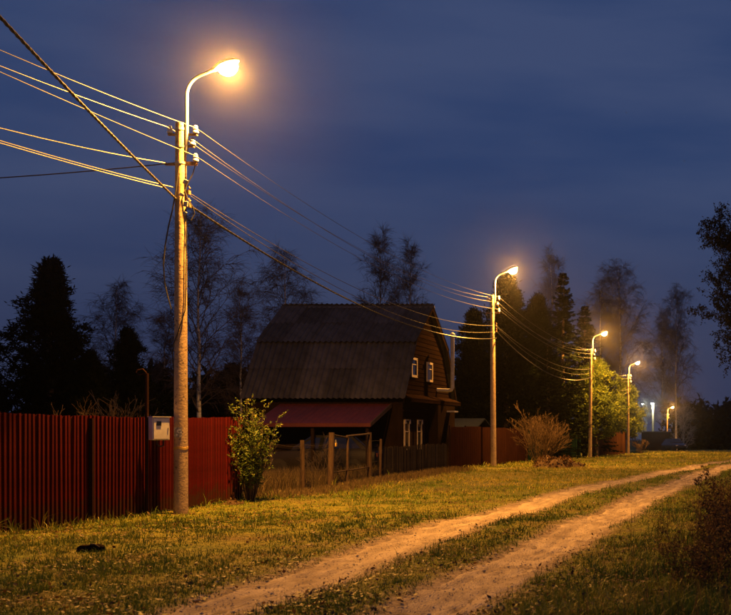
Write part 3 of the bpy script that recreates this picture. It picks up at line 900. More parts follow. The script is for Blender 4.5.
# corrugated roof sheets
def roof_sheet(w, l, waves=5, amp=0.036):
    n = waves * 6
    vs = []
    for dz in (0, -0.012):
        for v in (0, l):
            for i in range(n + 1):
                vs.append((w * i / n, v, amp * math.cos(2 * PI * waves * i / n) + dz))
    m = n + 1
    fs = [(i, i + 1, m + i + 1, m + i) for i in range(n)] + [(3 * m + i, 3 * m + i + 1, 2 * m + i + 1, 2 * m + i) for i in range(n)]
    fs += [(2 * m + i, 2 * m + i + 1, i + 1, i) for i in range(n)] + [(m + i, m + i + 1, 3 * m + i + 1, 3 * m + i) for i in range(n)]
    mb = MB(); mb.add(vs, fs)
    return mb.build('roof_sheet', M['slate'], house, True)
def slope(p_low, p_high, side, rows, src_cache={}):
    """p = (half depth, height); lays rows x columns of sheets from the low edge up"""
    cols = 6
    w = (EX1 - EX0) / cols
    dl = math.hypot(p_low[0] - p_high[0], p_low[1] - p_high[1])
    l = dl / rows + 0.12
    key = (round(l, 3))
    ang = math.atan2(p_high[1] - p_low[1], p_low[0] - p_high[0])
    rr = random.Random(int(l * 1000))
    for r in range(rows):
        for c in range(cols):
            if key not in src_cache:
                src_cache[key] = o = roof_sheet(w + 0.03, l)
            else:
                o = copy_mesh_part(src_cache[key], house)
            f = r * dl / rows
            y = p_low[0] - math.cos(ang) * f; z = p_low[1] + math.sin(ang) * f + 0.014 * (rows - r) * 0 + 0.018 * r
            if side < 0:      # towards the camera
                o.location = (hx(EX0) + c * w, -y - 0.0, z + 0.02 + 0.004 * (c % 2))
                o.rotation_euler = (ang + rr.uniform(-0.012, 0.012), 0, rr.uniform(-0.012, 0.012))
            else:
                o.location = (hx(EX0) + (c + 1) * w, y, z + 0.02 + 0.004 * (c % 2))
                o.rotation_euler = (ang, 0, PI)
for side in (-1, 1):
    slope((EY, EZ), (BY, BZ), side, 2)
    slope((BY + 0.16, BZ - 0.04), (0, RZ), side, 2)
mb = MB()
mb.rings([[Vector((hx(x), y, RZ + z)) for y, z in ((-0.16, -0.07), (-0.10, 0.03), (0, 0.07), (0.10, 0.03), (0.16, -0.07), (0, 0.045))] for x in (EX0 - 0.02, EX1 + 0.02)])
mb.build('ridge_cap', M['slate'], house)
for s in (-1, 1):                                           # bargeboards along the gable edge
    for (y0, z0), (y1, z1) in (((EY, EZ), (BY, BZ)), ((BY + 0.1, BZ), (0.0, RZ + 0.01))):
        mb = MB()
        vs = [(hx(EX1) - 0.05 + dx, s * y, z - dz) for dx in (0, 0.035) for (y, z) in ((y0, z0), (y1, z1)) for dz in (0.03, 0.17)]
        mb.add(vs, [(0, 2, 3, 1), (4, 5, 7, 6), (0, 4, 6, 2), (1, 3, 7, 5), (0, 1, 5, 4), (2, 6, 7, 3)])
        mb.build('bargeboard', M['log'], house)
mb = MB()                                                    # pent ledge under the attic gable
mb.rings([[Vector((hx(GX) + x, y, z)) for x, z in ((0, 2.98), (0.40, 2.80), (0.40, 2.765), (0, 2.90))] for y in (-3.5, 3.5)])
mb.build('pent_ledge', M['log'], house)
mb = MB(); mb.bx((hx(GX) + 0.37, -3.5, 2.66), (hx(GX) + 0.395, 3.5, 2.762)); mb.build('ledge_board', M['log'], house)
def window(y0, y1, z0, z1, fw, label=None, mull=True, head=False):
    mb = MB(); x = hx(GX) + 0.03
    mb.bx((x, y0, z0), (x + 0.012, y1, z1)); pane = mb.build('window', M['dark_glass'], house)
    fr = []
    for a, b in (((y0 - fw, z0 - fw), (y0, z1 + fw)), ((y1, z0 - fw), (y1 + fw, z1 + fw))):
        mb = MB(); mb.bx((x - 0.005, a[0], a[1]), (x + 0.045, b[0], b[1])); mb.build('frame', M['trim'], pane)
    for a, b in (((y0, z1), (y1, z1 + fw)), ((y0, z0 - fw), (y1, z0))):
        mb = MB(); mb.bx((x - 0.005, a[0] + 0.001, a[1]), (x + 0.042, b[0] - 0.001, b[1])); mb.build('frame', M['trim'], pane)
    if mull:
        mb = MB(); mb.bx((x + 0.012, y0, (z0 + z1) / 2 + 0.10), (x + 0.03, y1, (z0 + z1) / 2 + 0.13)); mb.build('glazing_bar', M['trim'], pane)
    if head:
        mb = MB(); mb.bx((x - 0.005, y0 - fw - 0.06, z1 + fw + 0.002), (x + 0.09, y1 + fw + 0.06, z1 + fw + 0.05)); mb.build('window_cornice', M['log'], pane)
        for yy_ in (y0 - fw - 0.03, y1 - 0.03):
            mb = MB(); mb.bx((x + 0.046, yy_, z1 - 0.12), (x + 0.075, yy_ + fw + 0.06, z1 + fw - 0.002)); mb.build('carved_block', M['trim'], pane)
    return pane
window(hy(41.07), hy(41.62), 3.70, 4.27, 0.085)
window(hy(43.12), hy(43.72), 3.62, 4.22, 0.085)
window(hy(40.16), hy(40.66), 0.95, 1.98, 0.05, head=True)
window(hy(41.74), hy(42.24), 0.95, 1.98, 0.05, head=True)
for i, y in enumerate((40.93, 41.47, 42.52)):               # dark shutters
    mb = MB(); mb.bx((hx(GX) + 0.03, hy(y) - 0.19, 0.9), (hx(GX) + 0.055, hy(y) + 0.19, 2.02)); mb.build('shutter', M['log_dark'], house)
mb = MB(); mb.bx((hx(GX) + 0.03, hy(40.0), 2.30), (hx(GX) + 0.07, hy(43.2), 2.38)); mb.build('band_board', M['log'], house)
# porch wall part by the back corner and its small ledge
mb = MB(); mb.bx((hx(GX) + 0.03, hy(43.35), 0.0), (hx(GX) + 0.40, hy(45.9), 2.62)); mb.build('porch', M['log_dark'], house)
mb = MB(); mb.bx((hx(GX) + 0.41, hy(44.6), 2.36), (hx(GX) + 0.72, hy(45.2), 2.42)); mb.build('lamp_ledge', M['flue'], house)
# flue: leaves the gable, turns up
fy = hy(44.6)
mb = MB(); mb.tube([(hx(GX) - 0.1, fy, 3.26), (hx(GX) + 0.50, fy, 3.24), (hx(GX) + 0.60, fy, 3.27), (hx(GX) + 0.64, fy, 3.36), (hx(GX) + 0.64, fy, 5.45)], 0.075, 12); fl = mb.build('flue_pipe', M['flue'], house, True)
for zz in (4.2, 5.0):
    mb = MB(); mb.lathe([(0.082, -0.02), (0.082, 0.02)], 12, at=(hx(GX) + 0.64, fy, zz)); mb.build('pipe_collar', M['flue'], fl, True)
mb = MB(); mb.lathe([(0.115, 5.50), (0.12, 5.52), (0.02, 5.60)], 12, at=(hx(GX) + 0.64, fy, 0)); mb.build('rain_cap', M['flue'], fl, True)
# lean-to roof on the camera side
lean = thing('lean_to', 'dull red lean-to roof on posts against the dark wooden house', 'lean-to', (-14.6, 38.8, 0))
lx = lambda x: x + 14.6
src = None
a = math.atan2(2.60 - 1.88, 2.25)
for i in range(5):
    w = 0.80
    if src is None:
        n = 8; vs = []
        for dz in (0, -0.01):
            for v in (0, 2.36):
                for k in range(n + 1):
                    vs.append((w * k / n, v, 0.012 * (1 if k % 2 else 0) + dz))
        m = n + 1
        fs = [(k, k + 1, m + k + 1, m + k) for k in range(n)] + [(3 * m + k, 3 * m + k + 1, 2 * m + k + 1, 2 * m + k) for k in range(n)] + [(2 * m + k, 2 * m + k + 1, k + 1, k) for k in range(n)]
        mb = MB(); mb.add(vs, fs); src = mb.build('roof_panel', M['carport'], lean); c = src
    else:
        c = copy_mesh_part(src, lean)
    c.location = (lx(-16.62) + i * w, 37.65 - 38.8, 1.86 + 0.003 * (i % 2)); c.rotation_euler = (a, 0, 0)
mb = MB(); mb.bx((lx(-16.66), 37.60 - 38.8, 1.74), (lx(-12.56), 37.64 - 38.8, 1.862)); mb.build('fascia', M['carport'], lean)
mb = MB(); vs = [(lx(-12.60) + dx, y, z) for dx in (0, 0.04) for y, z in ((37.65 - 38.8, 1.75), (37.65 - 38.8, 1.88), (39.9 - 38.8, 2.60), (39.9 - 38.8, 2.45))]
mb.add(vs, [(0, 1, 2, 3), (7, 6, 5, 4), (0, 4, 5, 1), (1, 5, 6, 2), (2, 6, 7, 3), (3, 7, 4, 0)]); mb.build('edge_board', M['old_wood'], lean)
for x in (-16.5, -14.6, -12.72):
    mb = MB(); mb.bx((lx(x) - 0.05, 37.72 - 38.8, -0.2), (lx(x) + 0.05, 37.82 - 38.8, 1.80)); mb.build('post', M['log_dark'], lean)

# small shed behind the house
t = thing('shed', 'small pale shed with tin roof between the house and conifers', 'shed', (-15.6, 60.0, hz(-15.6, 60)))
mb = MB(); mb.bx((-1.6, -1.5, -0.2), (1.6, 1.5, 1.85)); mb.build('wall', M['pale_wall'], t)
mb = MB(); mb.rings([[Vector((x, y, z)) for y, z in ((-1.8, 1.80), (0, 2.28), (1.8, 1.80), (1.8, 1.86), (0, 2.35), (-1.8, 1.86))] for x in (-1.8, 1.8)]); mb.build('roof', M['tin'], t)
mb = MB(); mb.bx((1.603, -0.5, 0), (1.64, 0.5, 1.75)); mb.build('door', M['log_dark'], t)

# garage by the white lamp post
gx, gy = (655 - PX) / F * 138, 138
t = thing('garage', 'dark box garage below the white lamp post', 'garage', (gx, gy, hz(gx, gy)))
mb = MB(); mb.bx((-1.7, 0, -0.5), (1.7, 4, 2.25)); mb.build('wall', M['log_dark'], t)
mb = MB(); mb.bx((-1.85, -0.25, 2.252), (1.85, 4.2, 2.37)); mb.build('roof', M['slate'], t)
for s in (-1, 1):
    mb = MB(); mb.bx((s * 0.02, -0.05, 0.05), (s * 1.3, -0.003, 2.0)); mb.build('door', M['brown_sheet'], t)

# white lamp posts
def white_post(label, x, y, lampz, power, w=0.16):
    t = thing('white_lamp_post', label, 'street lamp', (x, y, hz(x, y)))
    h = lampz - hz(x, y)
    mb = MB(); mb.tube([(0, 0, -0.3), (0, 0, h * 0.5), (0, 0, h)], [w * 1.2, w, w * 0.9], 10); mb.build('post', M['picket'] if w < 0.1 else M['concrete'], t, True)
    mb = MB(); mb.tube([(0, 0, h - 0.1), (0, -0.25, h + 0.18), (0, -0.5, h + 0.22)], 0.03, 8); mb.build('lamp_arm', M['steel'], t, True)
    mb = MB(); mb.box((0, -0.72, h + 0.24), (0.28, 0.5, 0.09)); hd = mb.build('lamp_head', M['lamp_body'], t, bevel=0.02)
    mb = MB(); mb.lathe([(0.02, 0.02), (0.16, 0.0), (0.20, -0.05), (0.13, -0.13), (0.01, -0.16)], 12, at=(0, -0.72, h + 0.20)); mb.build('lamp_glass', M['led_glow'], hd, True)
    add_light('lamp_light', t, (0, -0.72, h - 0.1), (0.85, 1.0, 0.9), power, 0.12)
    return t
white_post('white lamp post with bright white lamp behind the garage', (653 - PX) / F * 150, 150, CAMZ + (HOR - 405) / F * 150, 950)
white_post('dimmer white lamp glowing among pale bare twigs', (643.5 - PX) / F * 172, 172, CAMZ + (HOR - 405) / F * 172, 220, 0.05)

# ------------------------------------------------------------------ cars
def make_car(name, label, paint, loc, rz):
    t = thing(name, label, 'car', loc, rz)
    # lower body: lofted stations along X (length), y half width, bottom, top
    st = [(-2.08, 0.62, 0.42, 0.72), (-2.0, 0.76, 0.30, 0.88), (-1.6, 0.82, 0.26, 0.95), (-0.6, 0.84, 0.25, 0.95), (0.6, 0.84, 0.25, 0.93), (1.4, 0.81, 0.26, 0.86), (1.9, 0.74, 0.30, 0.74), (2.06, 0.6, 0.40, 0.62)]
    mb = MB(); rs = []
    for x, w, b, tp in st:
        rs.append([Vector((x, y, z)) for y, z in ((-w * 0.9, b), (-w, b + 0.12), (-w, tp - 0.14), (-w * 0.93, tp - 0.03), (-w * 0.8, tp), (w * 0.8, tp), (w * 0.93, tp - 0.03), (w, tp - 0.14), (w, b + 0.12), (w * 0.9, b))])
    mb.rings(rs); mb.build('body', paint, t, True)
    cab = [(-1.75, 0.70, 0.93), (-1.15, 0.60, 1.40), (0.15, 0.60, 1.43), (0.95, 0.70, 0.91)]
    mb = MB()
    rs = [[Vector((x, -w, 0.9)) if False else Vector((x, y, z)) for y, z in ((-0.74, 0.88), (-w, zt), (w, zt), (0.74, 0.88))] for x, w, zt in cab]
    mb.rings(rs); roof = mb.build('cabin', paint, t, True)
    for s in (-1, 1):
        for x0, x1, x2, x3 in ((-1.5, -0.55, -0.5, -1.12), (-0.47, 0.72, 0.16, -0.42)):
            mb = MB()
            vs = [(x, s * (0.752 - 0.14 * (z - 0.9) / 0.5), z) for x, z in ((x0, 0.97), (x1, 0.97), (x2, 1.34), (x3, 1.34))]
            vs2 = [(x, y - s * 0.05, z) for x, y, z in vs]
            mb.add(vs + vs2, [(0, 1, 2, 3), (7, 6, 5, 4), (0, 4, 5, 1), (1, 5, 6, 2), (2, 6, 7, 3), (3, 7, 4, 0)])
            mb.build('side_window', M['dark_glass'], roof)
        for x in (-1.3, 1.3):
            rot = Matrix.Rotation(PI / 2, 3, 'X')
            mb = MB(); mb.lathe([(0.16, -0.1), (0.30, -0.095), (0.31, 0), (0.30, 0.095), (0.16, 0.1)], 20, rot, (x, s * 0.76, 0.31)); wh = mb.build('wheel', M['tyre'], t, True)
            mb = MB(); mb.lathe([(0.02, -0.105), (0.17, -0.108), (0.19, -0.09), (0.19, 0.09), (0.17, 0.108), (0.02, 0.105)], 14, rot, (x, s * 0.76, 0.31)); mb.build('rim', M['rim'], wh, True)
        mb = MB(); mb.box((2.0, s * 0.52, 0.62), (0.10, 0.28, 0.12)); mb.build('headlight', M['porcelain'], t, bevel=0.02)
        mb = MB(); mb.box((-2.04, s * 0.56, 0.74), (0.08, 0.22, 0.14)); mb.build('tail_light', M['carport'], t, bevel=0.02)
        mb = MB(); mb.box((0.55, s * 0.88, 0.98), (0.12, 0.14, 0.09)); mb.build('mirror', paint, t, bevel=0.02)
    mb = MB(); vs = [(0.90, y * 0.62, 0.965) for y in (-1, 1)] + [(0.26, y * 0.54, 1.385) for y in (1, -1)]
    vs = [(x + 0.03, y, z + 0.015) for x, y, z in vs]; v2 = [(x - 0.05, y, z - 0.03) for x, y, z in vs]
    mb.add(vs + v2, [(0, 1, 2, 3), (7, 6, 5, 4), (0, 4, 5, 1), (1, 5, 6, 2), (2, 6, 7, 3), (3, 7, 4, 0)]); mb.build('windscreen', M['dark_glass'], roof)
    mb = MB(); vs = [(-1.70, y * 0.62, 0.99) for y in (1, -1)] + [(-1.24, y * 0.54, 1.36) for y in (-1, 1)]
    vs = [(x - 0.03, y, z + 0.015) for x, y, z in vs]; v2 = [(x + 0.05, y, z - 0.03) for x, y, z in vs]
    mb.add(vs + v2, [(0, 1, 2, 3), (7, 6, 5, 4), (0, 4, 5, 1), (1, 5, 6, 2), (2, 6, 7, 3), (3, 7, 4, 0)]); mb.build('rear_window', M['dark_glass'], roof)
    return t
make_car('parked_car', 'grey car parked in the dark yard behind the wire gate', M['car_grey'], (-14.55, 38.8, hz(-14.55, 38.8)), R(179))
cx, cy = (674 - PX) / F * 132, 132
make_car('parked_car', 'dark blue car parked by the track near the far white lamp post', M['car_dark'], (cx, cy, hz(cx, cy)), R(-62))

# ------------------------------------------------------------------ trees
def orth(d, rr):
    a = Vector((rr.gauss(0, 1), rr.gauss(0, 1), rr.gauss(0, 1)))
    a = a - d * a.dot(d)
    return a.normalized()

def bare_tree_data(seed, h, r0, n_prim, width, droop, first=0.2, sub=11, tw=7, twl=0.5, rmin=0.007, wob=0.03):
    """trunk points and radii, and limb segments"""
    rr = random.Random(seed)
    tp = []; x = y = 0
    for i in range(15):
        f = i / 14
        tp.append(Vector((x, y, h * f)))
        x += rr.gauss(0, 1) * wob * h / 14 * (0.5 + f); y += rr.gauss(0, 1) * wob * h / 14 * (0.5 + f)
    trad = [max(0.012, r0 * (1 - i / 14) ** 0.85 * (1.25 if i == 0 else 1)) for i in range(15)]
    S0, S1, Q0, Q1 = [], [], [], []
    def seg(a, b, ra, rb):
        S0.append(tuple(a)); S1.append(tuple(b)); Q0.append(ra); Q1.append(rb)
    az = rr.uniform(0, 6)
    for i in range(n_prim):
        t = first + (0.97 - first) * ((i + rr.random()) / n_prim)
        k = t * 14; j = min(int(k), 13)
        p = tp[j].lerp(tp[j + 1], k - j)
        az += 2.4 + rr.gauss(0, 0.3)
        s = (t - first) / (1 - first)
        Lr = width * (math.sin(PI * min(1, 0.18 + 0.80 * s)) ** 0.7) * rr.uniform(0.65, 1.15) + 0.25
        el = R(38 + 30 * s + rr.gauss(0, 8))
        d = Vector((math.cos(az) * math.cos(el), math.sin(az) * math.cos(el), math.sin(el)))
        r = max(rmin * 1.6, trad[j] * 0.42)
        nseg = 6; pts = [p]; 
        for q in range(nseg):
            d = (d + Vector((rr.gauss(0, 0.10), rr.gauss(0, 0.10), 0.10 - droop * 0.24 * q / nseg * 2))).normalized()
            pts.append(pts[-1] + d * Lr / nseg * 1.1)
        for q in range(nseg):
            seg(pts[q], pts[q + 1], r + (rmin - r) * q / nseg, r + (rmin - r) * (q + 1) / nseg)
        for u in range(int(2 + sub * Lr / width)):
            f = rr.uniform(0.18, 1.0) * nseg; q = min(int(f), nseg - 1)
            sp = pts[q].lerp(pts[q + 1], f - q)
            dd_ = (pts[q + 1] - pts[q]).normalized()
            d2 = (dd_ * 0.75 + orth(dd_, rr) * 0.75).normalized()
            l2 = Lr * rr.uniform(0.2, 0.42) * (1.15 - 0.5 * f / nseg) + 0.1
            r2 = max(rmin, r * 0.4 * (1 - f / nseg) + rmin)
            p2 = [sp]
            for v in range(3):
                d2 = (d2 + Vector((rr.gauss(0, 0.12), rr.gauss(0, 0.12), 0.06 - droop * 0.28 * v))).normalized()
                p2.append(p2[-1] + d2 * l2 / 3)
                seg(p2[-2], p2[-1], r2 * (1 - v * 0.25), max(rmin * 0.8, r2 * (0.75 - v * 0.25)))
            for w_ in range(tw):
                f3 = rr.uniform(0.15, 1) * 3; q3 = min(int(f3), 2)
                s3 = p2[q3].lerp(p2[q3 + 1], f3 - q3)
                d0 = (p2[q3 + 1] - p2[q3]).normalized()
                d3 = (d0 * 0.7 + orth(d0, rr) * 0.7).normalized()
                l3 = twl * rr.uniform(0.5, 1.2)
                a = s3
                for v in range(2):
                    d3 = (d3 + Vector((rr.gauss(0, 0.1), rr.gauss(0, 0.1), 0.05 - droop * 0.55))).normalized()
                    b = a + d3 * l3 / 2
                    seg(a, b, rmin * (0.85 - 0.2 * v), rmin * (0.65 - 0.25 * v)); a = b
    return tp, trad, np.array(S0), np.array(S1), np.array(Q0), np.array(Q1)

def tree_thing(name, label, group, tp, trad, bark, crown_V, crown_F, crown_mat, tint=None, crown_name='crown'):
    t = thing(name, label, 'tree', group=group)
    mb = MB(); pts = [Vector(p) for p in tp]; pts[0] = pts[0] - Vector((0, 0, 0.4))
    mb.tube(pts, trad, 9); mb.build('trunk', bark, t, True)
    fast_mesh(crown_name, crown_V, crown_F, crown_mat, t, tint=tint)
    return t

def place(src, x, y, s, rz, label, first, sz=None, group=None):
    o = src if first else copy_tree(src)
    o.location = (x, y, hz(x, y) - 0.05)
    o.rotation_euler = (0, 0, rz)
    o.scale = (s, s, sz or s)
    o['label'] = label
    if group: o['group'] = group
    return o

GB = 'bare birches behind the fences'
birches = []
for seed, h, wd, dr, npr in ((1, 12.5, 2.6, 0.55, 44), (2, 12.0, 1.8, 0.25, 40), (3, 11.0, 2.2, 0.75, 42)):
    tp, tr, a, b, q0, q1 = bare_tree_data(seed, h, 0.11, npr, wd, dr, sub=15, tw=9, twl=0.6, rmin=0.0075)
    V, Fa = seg_tubes(a, b, q0, q1, 3)
    birches.append(tree_thing('birch_tree', '', GB, tp, tr, M['birch'], V, Fa, M['twig']))
used = set()
def birch(k, px, ytop, Y, label, rz, wide=1.0, base_h=(12.5, 12.0, 11.0)):
    x = (px - PX) / F * Y
    h = CAMZ + (HOR - ytop) / F * Y - hz(x, Y)
    s = h / base_h[k]
    place(birches[k], x, Y, s * wide, rz, label, k not in used, sz=s)
    used.add(k)
birch(0, 199, 215, 56, 'bare birch with pale trunk between the red fence pole and the house', 0.6, 1.15)
birch(2, 115, 288, 60, 'small bare birch beside the big dark pine', 2.0)
birch(2, 285, 256, 66, 'bare birch just behind the end of the house roof', 4.0, 0.95)
birch(1, 240, 290, 60, 'bare birch between the pale birch and the house', 1.0)
birch(1, 163, 318, 63, 'low bare birch behind the meter post', 3.0, 1.2)
birch(1, 378, 238, 80, 'bare birch rising behind the middle of the house roof', 2.2, 0.9)
birch(1, 412, 248, 84, 'slimmer bare birch rising behind the gable end of the house', 5.2, 0.8)
birch(1, 552, 258, 98, 'thin bare birch behind the tall dark spruce', 0.3, 0.8)
birch(0, 620, 268, 128, 'broad bare birch behind the yellow-green pine', 2.9, 1.05)
birch(2, 600, 285, 124, 'bare birch between the dark spruce and the broad birch', 1.2, 1.0)
birch(0, 676, 292, 200, 'tall bare birch rising above the far white lamp post', 4.4, 0.85)
birch(2, 662, 318, 210, 'drooping bare birch behind the far white lamp post', 0.9, 0.9)

# conifers
def spruce_data(seed, h, base_w, first=0.06):
    rr = random.Random(seed); rn = np.random.RandomState(seed)
    S0, S1, Q0, Q1 = [], [], [], []
    T = []; tints = []
    nz_ = int(h * 4.2)
    for i in range(nz_):
        f = first + (1 - first) * (i + rr.random() * 0.6) / nz_
        z = h * f
        Lb = base_w * (1 - f) ** 0.85 * rr.uniform(0.75, 1.1) + 0.12
        for k in range(rr.randint(5, 7)):
            az = rr.uniform(0, 2 * PI)
            L_ = Lb * rr.uniform(0.7, 1.12)
            el = R(-12 + 45 * f + rr.gauss(0, 6))
            d = Vector((math.cos(az) * math.cos(el), math.sin(az) * math.cos(el), math.sin(el)))
            side = Vector((-math.sin(az), math.cos(az), 0))
            p = Vector((0, 0, z)); ns = max(3, int(L_ / 0.26))
            for q in range(ns):
                d = (d + Vector((0, 0, 0.05 * (q / ns) * 2 - 0.03))).normalized()
                p2 = p + d * L_ / ns
                S0.append(tuple(p)); S1.append(tuple(p2)); Q0.append(0.02); Q1.append(0.012)
                for sgn in (-1, 1):
                    for e in range(2):
                        ln = (0.12 + 0.42 * (1 - q / ns)) * min(1.0, L_ / 1.6 + 0.35) * rr.uniform(0.7, 1.2)
                        m0 = p.lerp(p2, rr.random())
                        dr_ = (d * 0.6 + side * sgn * rr.uniform(0.4, 1.0) + Vector((0, 0, rr.uniform(-0.55, 0.1)))).normalized()
                        tip = m0 + dr_ * ln
                        wv = dr_.cross(Vector((rr.gauss(0, 1), rr.gauss(0, 1), rr.gauss(0, 1)))).normalized() * rr.uniform(0.05, 0.09)
                        md = m0.lerp(tip, 0.45)
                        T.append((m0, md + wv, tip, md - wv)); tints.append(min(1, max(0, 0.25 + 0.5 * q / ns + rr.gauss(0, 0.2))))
                p = p2
    n = len(T)
    V = np.array([[tuple(v) for v in q] for q in T]).reshape(-1, 3)
    Fa = np.arange(n * 4).reshape(-1, 4)
    V2, F2 = seg_tubes(np.array(S0), np.array(S1), np.array(Q0), np.array(Q1), 3)
    return np.concatenate([V, V2]), np.concatenate([Fa, F2 + len(V)]), np.concatenate([np.repeat(tints, 4), np.zeros(len(V2))])

def pine_data(seed, h, wd, n_limb, first, clump=0.42, shape='round', per=34, upturn=0.25, spread=0.55, pw=0.85):
    rr = random.Random(seed); rn = np.random.RandomState(seed)
    S0, S1, Q0, Q1 = [], [], [], []; cl = []
    az = 0
    for i in range(n_limb):
        f = first + (0.99 - first) * (i + rr.random()) / n_limb
        z = h * f; az += 2.4 + rr.gauss(0, 0.4)
        g = (f - first) / (1 - first)
        if shape == 'round': L_ = wd * (math.sin(PI * (0.22 + 0.74 * g)) ** 0.8) * rr.choice((0.5, 0.7, 0.85, 1.0, 1.2, 1.3)) * rr.uniform(0.85, 1.1)
        else: L_ = wd * (1 - g) ** pw * rr.choice((0.5, 0.7, 0.85, 1.0, 1.15, 1.3)) * rr.uniform(0.85, 1.1) + 0.22
        el = R(2 + 42 * g + rr.gauss(0, 9))
        d = Vector((math.cos(az) * math.cos(el), math.sin(az) * math.cos(el), math.sin(el)))
        p = Vector((0, 0, z)); ns = 6
        for q in range(ns):
            d = (d + Vector((rr.gauss(0, 0.1), rr.gauss(0, 0.1), upturn * 0.25))).normalized()
            p2 = p + d * L_ / ns
            r = 0.045 * (1 - q / ns) + 0.012
            S0.append(tuple(p)); S1.append(tuple(p2)); Q0.append(r); Q1.append(r * 0.8)
            if q >= 1:
                for e in range(2 if q < ns - 1 else 3):
                    o_ = orth(d, rr) * rr.uniform(0.1, spread) * min(1, L_ / 1.5)
                    c = p.lerp(p2, rr.random()) + o_ + Vector((0, 0, 0.05))
                    S0.append(tuple(p)); S1.append(tuple(c)); Q0.append(0.014); Q1.append(0.008)
                    cl.append((c, (d + o_ + Vector((0, 0, 0.3))).normalized(), clump * rr.uniform(0.6, 1.15)))
            p = p2
        cl.append((p, d, clump))
    cl.append((Vector((0, 0, h)), Vector((0, 0, 1)), clump)); 
    n = len(cl)
    c = np.array([tuple(q[0]) for q in cl]); ax = np.array([tuple(q[1]) for q in cl]); s = np.array([q[2] for q in cl])
    dirs = rn.normal(size=(n, per, 3)); dirs /= np.linalg.norm(dirs, axis=2, keepdims=True)
    dirs = dirs + ax[:, None, :] * 0.75; dirs /= np.linalg.norm(dirs, axis=2, keepdims=True)
    off = rn.normal(size=(n, per, 3)) * 0.30 * s[:, None, None]
    b = c[:, None, :] + off
    ln = s[:, None, None] * rn.uniform(0.45, 0.9, (n, per, 1))
    tip = b + dirs * ln
    rv = rn.normal(size=(n, per, 3)); sd = np.cross(dirs, rv); sd /= np.linalg.norm(sd, axis=2, keepdims=True)
    wv = sd * 0.032 * (clump / 0.42)
    md = b * 0.5 + tip * 0.5
    V = np.stack([b, md + wv, tip, md - wv], 2).reshape(-1, 3)
    Fa = np.arange(len(V)).reshape(-1, 4)
    ct = rn.uniform(0, 0.6, n)[:, None] + rn.uniform(0, 0.4, (n, per))
    V2, F2 = seg_tubes(np.array(S0), np.array(S1), np.array(Q0), np.array(Q1), 4)
    return np.concatenate([V, V2]), np.concatenate([Fa, F2 + len(V)]), np.concatenate([np.repeat(ct.ravel(), 4), np.zeros(len(V2))])

def straight(h, r): return [Vector((0.02 * h * math.sin(i * 0.9) * (i / 10) * 0.3, 0, h * i / 10)) for i in range(11)], [max(0.02, r * (1 - i / 10 * 0.9)) for i in range(11)]

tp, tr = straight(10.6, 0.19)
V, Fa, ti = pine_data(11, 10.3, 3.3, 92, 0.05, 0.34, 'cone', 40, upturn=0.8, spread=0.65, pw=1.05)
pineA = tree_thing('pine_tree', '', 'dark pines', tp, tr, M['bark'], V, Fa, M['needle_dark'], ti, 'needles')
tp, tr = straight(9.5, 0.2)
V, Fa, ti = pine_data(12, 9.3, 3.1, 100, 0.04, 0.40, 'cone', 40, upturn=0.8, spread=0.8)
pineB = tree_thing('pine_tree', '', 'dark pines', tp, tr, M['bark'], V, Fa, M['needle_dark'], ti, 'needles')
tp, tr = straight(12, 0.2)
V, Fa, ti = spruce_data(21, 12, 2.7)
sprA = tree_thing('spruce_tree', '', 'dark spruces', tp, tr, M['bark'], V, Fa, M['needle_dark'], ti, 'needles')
usedc = set()
def conifer(src, base, px, ytop, Y, label, rz, wide=1.0, dz=0):
    x = (px - PX) / F * Y
    h = CAMZ + (HOR - ytop) / F * Y - hz(x, Y)
    place(src, x, Y, h / base * wide, rz, label, src not in usedc, sz=h / base)
    usedc.add(src)
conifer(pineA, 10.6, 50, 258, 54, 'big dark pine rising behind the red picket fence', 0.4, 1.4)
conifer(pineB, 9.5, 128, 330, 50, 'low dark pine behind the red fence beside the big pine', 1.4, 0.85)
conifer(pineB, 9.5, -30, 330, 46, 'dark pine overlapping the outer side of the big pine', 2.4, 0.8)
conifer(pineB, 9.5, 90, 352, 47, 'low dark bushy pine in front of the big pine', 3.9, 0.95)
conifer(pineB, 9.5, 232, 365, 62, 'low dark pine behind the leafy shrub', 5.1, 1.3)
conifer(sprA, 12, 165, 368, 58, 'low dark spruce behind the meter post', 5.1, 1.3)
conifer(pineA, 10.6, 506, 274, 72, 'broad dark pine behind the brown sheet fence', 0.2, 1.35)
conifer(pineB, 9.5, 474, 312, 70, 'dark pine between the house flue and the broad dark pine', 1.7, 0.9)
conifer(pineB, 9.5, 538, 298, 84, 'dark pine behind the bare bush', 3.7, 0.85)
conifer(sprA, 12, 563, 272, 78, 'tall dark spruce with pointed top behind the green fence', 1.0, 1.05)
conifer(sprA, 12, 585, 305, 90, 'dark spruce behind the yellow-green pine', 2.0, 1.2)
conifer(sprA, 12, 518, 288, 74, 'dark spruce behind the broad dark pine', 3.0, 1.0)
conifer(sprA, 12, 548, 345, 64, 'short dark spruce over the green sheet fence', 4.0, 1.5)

# the lit pine by the third and fourth lamp
tp, tr = straight(8.0, 0.16)
V, Fa, ti = pine_data(31, 8.0, 2.8, 64, 0.18, 0.46, 'cone', 34, upturn=0.9)
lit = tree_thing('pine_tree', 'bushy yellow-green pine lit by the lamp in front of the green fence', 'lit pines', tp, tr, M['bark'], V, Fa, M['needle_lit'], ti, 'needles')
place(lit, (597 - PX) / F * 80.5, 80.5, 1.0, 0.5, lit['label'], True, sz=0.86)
place(lit, (624 - PX) / F * 109, 109, 1.1, 2.6, 'smaller yellow-green pine standing behind the rusty fence pole', False, sz=0.88)

